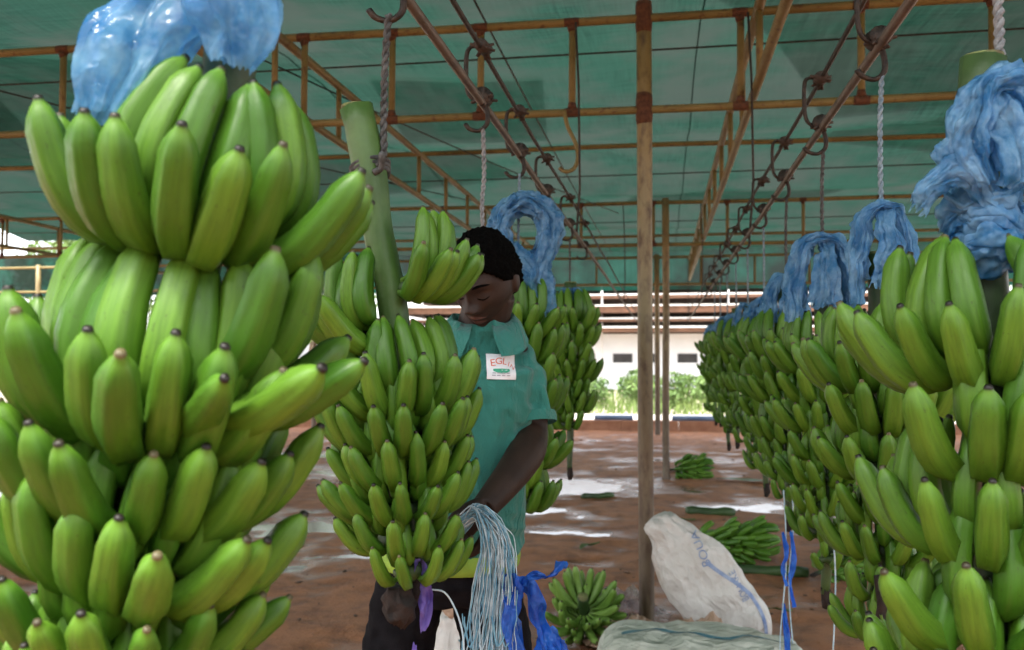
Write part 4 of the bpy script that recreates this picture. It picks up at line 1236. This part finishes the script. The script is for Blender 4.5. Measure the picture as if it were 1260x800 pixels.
for k, (p, w, tws) in enumerate(RB + [([(q[0] - .035, q[1] + .02, q[2] - .06) for q in RB[2][0]], RB[2][1], 2.2), ([(q[0] + .03, q[1] + .01, q[2] - .10) for q in RB[3][0]], RB[3][1], 1.1)]):
    p = [(q[0] + .034, q[1], q[2]) for q in p]
    MB().add(ribbon(p, [1.45 * q for q in w], tws, k + 2)).build('plastic_strip', 'film_deep', tw)

# purple tape and string on the foot of the bunch he steadies
b0 = Vector((-.43, 1.50, 1.02))
o = MB().add(ribbon([b0 + rt * .035 + Vector((0, 0, .10)), b0 + rt * .04 + Vector((0, 0, .06)), b0 + rt * .045 + Vector((0, 0, .02)), b0 + rt * .04 + Vector((0, 0, -.02))], [.016, .026, .022, .01], .5, 4)).build('purple_tape', 'film_purple', origin=b0)
tag(o, 'purple tape tied at the foot of the bunch the worker steadies', 'tape')
b1 = b0 + Vector((0, 0, -.04))
o = MB().add(ribbon([b1 + rt * .028, b1 + rt * .022 + Vector((0, 0, -.03)), b1 + rt * .002 + Vector((0, 0, -.055)), b1 + rt * -.03 + Vector((0, 0, -.068))], [.006, .012, .014, .012], .6, 6)).build('purple_tape', 'film_purple', origin=b1)
tag(o, 'loose strip of purple tape dangling in front of the black trousers', 'tape')
s0_ = b0 + rt * .05 + Vector((0, 0, .05))
o = MB().add(tube(catmull([s0_, s0_ + rt * .03 + Vector((0, 0, -.01)), s0_ + rt * .055 + Vector((0, 0, -.07)), s0_ + rt * .058 + Vector((0, 0, -.16)), s0_ + rt * .066 + Vector((0, 0, -.28))], 6), .0015, 6)).build('string', 'twine', origin=s0_)
tag(o, 'white string hanging from the purple tape in front of the black trousers', 'string')
# brown cut foot of that bunch
rings = []
for i in range(13):
    u = i / 12
    rr = .012 + .014 * math.sin(PI * min(1, .15 + .62 * u))
    if u > .8: rr *= 1 - .5 * (u - .8) / .2
    rings.append([b0 + Vector((rr * math.cos(a) * (1 + .55 * nz((math.cos(a) * 2, math.sin(a) * 2, u * 2), 1.9, 3)), rr * math.sin(a) * (1 + .55 * nz((math.cos(a) * 2, math.sin(a) * 2, u * 2), 1.9, 5)), .055 - .062 * u - (.03 * (u - .4) * nz((math.cos(a) * 3, math.sin(a) * 3, 0), 2, 7) if u > .4 else 0))) for a in [2 * PI * q / 28 for q in range(28)]])
mb = MB().add(loft(rings))
tag(mb.build('flower_stump', 'stalk_brown', origin=b0), 'dark brown flower stump under the bunch the worker steadies', 'stump')

# strings with blue strips hanging from the long row
def dangling(x, y, z0, z1, lab, strips, seed):
    rg = random.Random(seed)
    o = thing('hanging_string', (x, y, z0), lab, 'string', 'strings hanging below the long row')
    n = 7
    pts = [(.012 * nz((i * .5, seed, 0), 1, seed) + .01 * math.sin(i), .01 * nz((i, seed, 2), .7, seed), (z1 - z0) * i / n) for i in range(n + 1)]
    MB().add(tube(catmull(pts, 5), .0022, 6)).build('twine_strand', 'twine', o)
    for (z, l, w) in strips:
        MB().add(ribbon([(.0, -.004, z - z0), (.012, -.006, z - z0 - l * .4), (-.002, -.004, z - z0 - l * .7), (.010, -.006, z - z0 - l)], [w * .4, w, w * .7, w], 1.5, seed)).build('plastic_strip', 'film_deep', o)
dangling(.40, 3.30, 1.0, .10, 'string with blue plastic strips hanging left of the others below the long row', [(.86, .18, .022), (.62, .40, .026), (.30, .2, .02)], 3)
dangling(.44, 3.42, 1.0, .45, 'string with one short blue strip hanging below the long row', [(.84, .26, .026)], 5)
dangling(.445, 2.62, 1.0, .05, 'plain white string hanging below the third bunch', [], 7)
dangling(.42, 1.95, .95, .30, 'grey string below the bunch behind the big close one', [], 9)

# ================================================================== SACKS
def sack_mesh(name, L, w, d, mat, seed, neck=.0, lean=0.0, seg=64, nr=40, wrinkle=.012, square=3.2):
    """stuffed sack along +z; neck: how far the top gathers; a low fold at the bottom corners"""
    rings = []
    for i in range(nr + 1):
        u = i / nr
        fill = min(1.0, (math.sin(PI * min(.5, u * 2.2))) ** .55 if u < .23 else 1.0)
        if u < .23: fill = math.sqrt(max(0.02, 1 - (1 - u / .23) ** 2.4))
        top = 1 - neck * smooth01(.62, .97, u)
        if u > .95: top *= math.sqrt(max(.03, 1 - ((u - .95) / .05) ** 2))
        ring_ = []
        for j in range(seg):
            a = 2 * PI * j / seg
            c, s = math.cos(a), math.sin(a)
            k = (abs(c) ** square + abs(s) ** square) ** (-1 / square)
            rx = w / 2 * (fill * .25 + .75 * (fill ** .5)) * top
            ry = d / 2 * fill * (top ** .6)
            p = Vector((rx * c * k, ry * s * k, L * u))
            g_ = 1 + neck * .12 * smooth01(.55, .95, u) * math.sin(a * 9 + 3 * nz((c, s, u * 2), 1, seed))
            p.x *= g_; p.y *= g_
            q = Vector((p.x, p.y, p.z))
            rid = (1 - 2.2 * abs(nz(q, 7, seed))) * wrinkle + (1 - 2.2 * abs(nz(Vector((q.x, q.y, q.z * .5)), 17, seed + 2))) * wrinkle * .5 + .02 * nz(q, 3.2, seed + 4)
            dv = Vector((c, s, 0))
            ring_.append(q + dv * rid + Vector((lean * u * u, 0, 0)))
        rings.append(ring_)
    return MB().add(loft(rings)).mesh(name, mat)
def lay_text(me, body, size, o, right, up, inward, mat, name, parent, sx=1.0, off=.004):
    b = bvh_of(me)
    V, F = text_mesh(body, size)
    V = [(p[0] * sx, p[1]) for p in V]
    return put(name, MB().add((cast_on(b, V, o, right, up, inward, off), F)).mesh(name, mat), parent)
def lay_strip(me, pts2, o, right, up, inward, mat, name, parent, width=.02, off=.004):
    b = bvh_of(me)
    n = len(pts2)
    V = []
    for i, (px, py) in enumerate(pts2):
        V += [(px - width / 2, py), (px, py), (px + width / 2, py)]
    F = []
    for i in range(n - 1):
        for j in range(2): F.append((i * 3 + j, i * 3 + j + 1, (i + 1) * 3 + j + 1, (i + 1) * 3 + j))
    return put(name, MB().add((cast_on(b, V, o, right, up, inward, off), F)).mesh(name, mat), parent)
# white sack leaning on the post
sx_, sy_ = .42, 4.70
ws = thing('sack', (sx_, sy_, .02), 'tall dirty white sack with blue lettering, leaning on the tan post', 'sack', rot=(R(-4), R(-33), R(14)))
me = sack_mesh('sack_body',   .80, .32, .27, 'sack_white', 5, .55, -.03, wrinkle=.013)
sb_ = put('sack_body', me, ws)
IN = Vector((0, 1, 0))
lay_text(me, 'BOUA', .06, (.055, -.2, .58), Vector((.25, 0, .97)), Vector((-.97, 0, .25)), IN, 'print_blue', 'lettering', sb_, 1.0)
lay_strip(me, [(.085 + .05 * math.sin(i * .3), .06 + .46 * i / 14) for i in range(15)], (0, -.2, 0), Vector((1, 0, 0)), Vector((0, 0, 1)), IN, 'print_blue', 'stripe', sb_, .020)
lay_text(me, 'BOUAKE', .05, (.110, -.2, .34), Vector((.12, 0, .99)), Vector((-.99, 0, .12)), IN, 'print_blue', 'lettering', sb_, .8)
# pale sack lying in front
ls = thing('sack', (-.28, 3.95, .14), 'pale green-white sack lying flat in front with a dark blue stripe', 'sack', rot=(0, R(90), R(8)))
me = sack_mesh('sack_body', .86, .34, .50, 'sack_green', 9, .25, 0, wrinkle=.012)
lb_ = put('sack_body', me, ls)
b = bvh_of(me)
V = []
for i in range(25):
    z = .10 + .70 * i / 24
    for q in (-.010, .010):
        V.append((z, -.06 + .03 * math.sin(i * .35) + q))
cast = cast_on(b, V, (-.6, 0, 0), Vector((0, 0, 1)), Vector((0, 1, 0)), Vector((1, 0, 0)), .004)
put('stripe', MB().add((cast, [(2 * i, 2 * i + 1, 2 * i + 3, 2 * i + 2) for i in range(24)])).mesh('stripe', 'print_teal'), lb_)
# small sack standing behind the legs
ss = thing('sack', (-.77, 3.35, .02), 'white sack with blue letters and brown top standing behind the legs of the worker', 'sack', rot=(0, R(3), R(6)))
me = sack_mesh('sack_body', .52, .26, .22, 'sack_white', 13, .45, 0)
b_ = put('sack_body', me, ss)
lay_text(me, 'NGA', .09, (.035, -.2, .36), Vector((.3, 0, .95)), Vector((-.95, 0, .3)), IN, 'print_teal', 'lettering', b_)
put('sack_top', MB().add(tube(catmull([(0, 0, .50), (.01, 0, .53), (.0, .0, .56), (.0, 0, .575)], 4), [.075] * 3 + [.07] * 4 + [.06] * 3 + [.05] * 2 + [.03], 18, True, 1, lambda u, a: 1 + .16 * math.sin(a * 6 + u * 3))).mesh('sack_top', 'rag'), b_)
cs = thing('sack', (-.58, 3.75, .09), 'cream sack lying low between the worker and the green-white sack', 'sack', rot=(0, R(90), R(-14)))
put('sack_body', sack_mesh('sack_body', .55, .19, .36, 'sack_cream', 17, .3, 0), cs)
# crumpled sheets at the foot of the post
def heap(c, r, h, mat, seed, name, lab, cat, n=44):
    V, F = [], []
    for i in range(n + 1):
        u = i / n
        for j in range(64):
            a = 2 * PI * j / 64
            rr = u * (1 + .3 * nz((math.cos(a), math.sin(a), 0), 1.3, seed))
            x_, y_ = r[0] * rr * math.cos(a), r[1] * rr * math.sin(a)
            q = Vector((x_, y_, 0))
            z = h * (1 - u ** 1.6) * (.8 + .5 * nz(q, 6, seed)) + h * .4 * (1 - 2.4 * abs(nz(q, 9, seed + 1))) * (1 - u * u) + .02 * (1 - 2 * abs(nz(q, 24, seed + 2)))
            V.append((x_, y_, max(-.01, z)))
    for i in range(n):
        for j in range(64):
            a, b = i * 64 + j, i * 64 + (j + 1) % 64
            F.append((a, b, b + 64, a + 64))
    o = MB().add((V, F)).build(name, mat)
    o.location = c
    return tag(o, lab, cat)
heap((-.16, 4.72, .02), (.26, .14, 0), .14, 'rag', 4, 'rag', 'crumpled brown-pink sheet at the foot of the tan post', 'rag')
heap((-.24, 5.2, .02), (.3, .2, 0), .15, 'film_clear', 7, 'plastic_sheet', 'crumpled clear plastic sheet behind the foot of the tan post', 'plastic sheet')
heap((.16, 4.30, .10), (.16, .12, 0), .2, 'rag', 11, 'rag', 'torn tan rag lying on the end of the green-white sack', 'rag')

# ================================================================== FRUIT AND SCRAPS ON THE GROUND
def floor_bunch(loc, lab, seed, hands, rot, fingers=18, scale=(.9, .75), fing=None, **kw):
    return make_bunch(loc, lab, seed, hands, fingers=fingers, spacing=.09, rot=rot, top=.13, tail=.08, scale=scale, fing=fing, group='banana bunches lying on the ground', spread=R(300), stem_r=.026, **kw)
floor_bunch((-.40, 4.75, .17), 'small pale green bunch lying on the ground, fingers fanned towards us, by the lying sack', 81, 3, (R(40), R(14), R(-12)), 24, (1.22, 1.15), FINGP, face=PI / 2)
floor_bunch((.62, 6.75, .17), 'dark green bunch lying on the ground below the long row, with a stalk beside it', 83, 5, (R(8), R(84), R(10)), 24, (1.05, .95))
floor_bunch((.42, 11.3, .14), 'far small green bunch lying on the ground below the end of the long row', 85, 4, (R(5), R(86), R(-6)), 22, (1.1, 1.0))
floor_bunch((1.15, 6.35, .13), 'green bunch lying half hidden on the ground behind the blue-stripped strings', 87, 3, (R(4), R(80), R(40)), 16)
def log(c, L, r, rz, lab, mat='stalk'):
    pts = [(-L / 2 + L * i / 10, .02 * math.sin(i * .6), r + .006 * math.sin(i)) for i in range(11)]
    o = MB().add(tube(pts, [r * (1 + .1 * math.sin(i * 1.7)) for i in range(11)], 14)).build('banana_stalk', mat)
    o.location = c; o.rotation_euler = (0, 0, rz)
    tag(o, lab, 'stalk')
log((.42, 8.7, .01), .42, .042, .05, 'green cut stalk lying on the mud behind the white sack')
log((.62, 6.4, .01), .62, .036, .03, 'dark green stalk lying in front of the bunch below the long row')
log((-.66, 9.6, .01), .35, .03, .6, 'short cut stalk lying near the puddles behind the post')
# small loose bits trodden into the earth
rg = random.Random(77)
mb = MB()
for k in range(420):
    y_ = 2.5 + 15 * rg.random() ** 1.4
    x_ = rg.uniform(-.75, .55) * y_ * .85 - .05 * y_
    z_ = ground_z(x_, y_)
    if z_ < .004: continue
    s_ = rg.uniform(.005, .015) * (1 + y_ * .04)
    a = rg.uniform(0, 6.28)
    q = ellipsoid((x_, y_, z_ + s_ * .15), (s_ * rg.uniform(.7, 1.8), s_ * rg.uniform(.5, 1.0), s_ * rg.uniform(.25, .6)), 6, 4, Euler((0, 0, a)).to_matrix())
    mb.add(q)
tag(mb.build('dirt_crumbs', 'debris'), 'dark clods and crumbs strewn over the brown earth', 'dirt', kind='stuff')
def scrap(c, L, w, rz, mat, lab, seed):
    V, F = [], []
    n = 10
    for i in range(n + 1):
        u = i / n
        ww = w * math.sin(PI * (.08 + .86 * u)) ** .7
        for j in range(5):
            q = j / 4 - .5
            V.append((L * (u - .5), ww * q + .02 * math.sin(u * 5), .012 + .012 * abs(q) * 2 + .014 * nz((u * 3, q, 0), 1.3, seed)))
    for i in range(n):
        for j in range(4): F.append((i * 5 + j, i * 5 + j + 1, (i + 1) * 5 + j + 1, (i + 1) * 5 + j))
    o = MB().add((V, F)).build('leaf_scrap', mat)
    o.location = (c[0], c[1], ground_z(c[0], c[1])); o.rotation_euler = (0, 0, rz)
    tag(o, lab, 'leaf scrap', 'leaf scraps on the earth')
scrap((.10, 8.3, 0), .35, .09, .2, 'leaf_scrap', 'green leaf scrap on the earth right of the tan post', 1)
scrap((.62, 5.4, 0), .16, .02, .3, 'leaf_scrap', 'thin pale leaf sliver on the earth under the long row', 2)
scrap((-.55, 7.1, 0), .3, .06, 1.2, 'leaf_scrap', 'leaf scrap by the puddles left of the tan post', 3)
scrap((.3, 11.9, 0), .6, .2, .1, 'leaf_scrap', 'flat leaf on the earth left of the far bunch on the ground', 4)
scrap((.95, 11.0, 0), .7, .2, -.3, 'leaf_scrap', 'leaf on the earth right of the far bunch on the ground', 5)

# withered flower and leaf at the foot of the bunch behind the close one
fb = thing('banana_flower', (.40, 1.86, .98), 'withered flower with tiny green finger under the bunch behind the close one', 'flower')
MB().add(tube(catmull([(0, 0, .06), (.004, 0, .0), (-.008, 0, -.05), (-.004, 0, -.09)], 4), [.010, .010, .010, .009, .009, .009, .008, .008, .007, .006, .005, .004, .003], 8)).build('flower_stalk', 'stalk_brown', fb)
put('banana', FING[0], fb, (.0, -.01, -.01), (0, R(80), R(10)), (.38, .42, .38))
put('leaf', MB().add(ribbon([(.01, 0, -.05), (.035, 0, -.09), (.02, 0, -.13), (-.03, 0, -.17)], [.006, .02, .03, .008], .4, 3, .1)).mesh('leaf', 'leaf_scrap'), fb)

# ================================================================== OUTSIDE
# low white building with slot windows and stepped brown roofs
bd = thing('white_building', (0.3, 42, 0), 'low white building with dark slot windows and layered brown-edged roofs', 'building')
wl = MB().add(box((0, 3, 1.25), (22, 6, 2.5)))
wall = wl.build('wall', 'white_paint', bd, False)
for i in range(14):
    x_ = -9.4 + 1.42 * i + (.25 if i % 2 else 0)
    w_ = put('window', MB().add(box((x_, -.01, 1.42), (.86, .08, .40))).mesh('window', 'window_dark', False), wall)
    put('window_sill', MB().add(box((x_, -.05, 1.19), (1.0, .12, .05))).mesh('window_sill', 'white_paint', False), wall)
for k, (z, dy, th) in enumerate(((2.62, -1.2, .14), (3.05, -.4, .10), (3.5, -.8, .26), (4.1, .2, .12), (4.6, .8, .14))):
    MB().add(box((0, 2 + dy, z), (24, 6.4, th))).build('roof_beam', 'brown_beam', bd, False)
    MB().add(box((0, 2 + dy, z + th / 2 + .03), (24.3, 6.8, .05))).build('roof_sheet', 'sheet_roof', bd, False)
for i in range(9):
    MB().add(tube([(-11 + 2.7 * i, -1.0, 0), (-11 + 2.7 * i, -1.0, 4.6)], .04, 8)).build('roof_post', 'sheet_roof', bd)
# shrubs: many small leaf faces on stems
def leaf_cloud(rx, ry, rz, n, size, seed, zc):
    rg = random.Random(seed)
    V, F = [], []
    for k in range(n):
        while True:
            p = Vector((rg.uniform(-1, 1), rg.uniform(-1, 1), rg.uniform(-1, 1)))
            if .25 < p.length < 1 and nz(p, 1.6, seed) > -.22: break
        p = Vector((p.x * rx, p.y * ry, p.z * rz + zc))
        m = Euler((rg.uniform(0, 6.28), rg.uniform(0, 6.28), rg.uniform(0, 6.28))).to_matrix()
        s_ = size * rg.uniform(.6, 1.4)
        b = len(V)
        for q in ((-1, 0, 0), (0, -.38, .08), (1, 0, 0), (0, .38, .08)): V.append(p + m @ (Vector(q) * s_))
        F.append((b, b + 1, b + 2, b + 3))
    return V, F
shrub_me = [MB().add(leaf_cloud(.75, .55, .55, 900, .085, 31 + k, .62)).mesh('crown', 'leaf_out', False) for k in range(3)]
stem_mb = MB()
for k in range(6):
    a = k * 1.05
    stem_mb.add(tube([(0, 0, 0), (.12 * math.cos(a), .1 * math.sin(a), .3), (.35 * math.cos(a), .28 * math.sin(a), .75)], [.02, .016, .008], 6))
stem_me = stem_mb.mesh('stem', 'bark')
rg = random.Random(12)
spots = [(-9.6, 25), (-8.2, 27), (-6.9, 25.4), (-5.6, 27.5), (-4.3, 26), (-3.0, 28), (-1.9, 26.4), (-.7, 28.2), (.4, 26.2), (1.5, 28), (2.6, 26.5), (3.8, 27.8), (5.0, 26.3)]
names = ['first', 'second', 'third', 'fourth', 'fifth', 'sixth', 'seventh', 'eighth', 'ninth', 'tenth', 'eleventh', 'twelfth', 'thirteenth']
for i, (x_, y_) in enumerate(spots):
    o = thing('shrub', (x_, y_, 0.02), 'leafy shrub in the bright strip beyond the kerb, %s from the left' % names[i], 'shrub', 'shrubs beyond the kerb', (0, 0, rg.uniform(0, 6)))
    k = rg.uniform(.75, 1.1)
    o.scale = (k, k, k * .85)
    put('crown', shrub_me[i % 3], o); put('stem', stem_me, o)
# grass strip
rg = random.Random(5)
mb = MB()
for k in range(9000):
    x_, y_ = rg.uniform(-14, 9), 23.3 + 12 * rg.random() ** 1.3
    h_ = rg.uniform(.15, .45); a = rg.uniform(0, 6.28); w_ = .022
    dx, dy = math.cos(a) * w_, math.sin(a) * w_
    lx, ly = rg.uniform(-.15, .15), rg.uniform(-.15, .15)
    mb.add(([(x_ - dx, y_ - dy, .02), (x_ + dx, y_ + dy, .02), (x_ + lx, y_ + ly, h_)], [(0, 1, 2)]))
tag(mb.build('grass', 'grass_out', smooth=False), 'strip of pale sunlit grass beyond the path', 'grass', kind='stuff')
# trees outside
def tree(x_, y_, h, r, seed, lab):
    o = thing('tree', (x_, y_, 0), lab, 'tree', 'trees beyond the shed')
    rg = random.Random(seed)
    tb = MB().add(tube([(0, 0, -.1), (.05, 0, h * .25), (.1, .05, h * .5), (.0, .1, h * .8)], [.22, .16, .12, .05], 10))
    for k in range(7):
        a = k * .9 + seed
        z = h * rg.uniform(.35, .6)
        tb.add(tube([(.08, .04, z), (r * .4 * math.cos(a), r * .4 * math.sin(a), z + h * .12), (r * .8 * math.cos(a), r * .8 * math.sin(a), z + h * .2)], [.08, .05, .02], 6))
    tb.build('trunk', 'bark', o)
    MB().add(leaf_cloud(r, r, h * .36, 3600, .16, seed, h * .66)).build('crown', 'leaf_out', o, False)
tree(-14, 36, 6.5, 2.8, 3, 'green tree beyond the grass far to the left')
tree(-19, 40, 7.5, 3.2, 5, 'taller green tree beyond the grass at the far left')
tree(-24.5, 37, 7, 3.2, 7, 'broad green tree at the left end of the far trees')
tree(16, 40, 7.0, 3.0, 9, 'green tree right of the low white building')
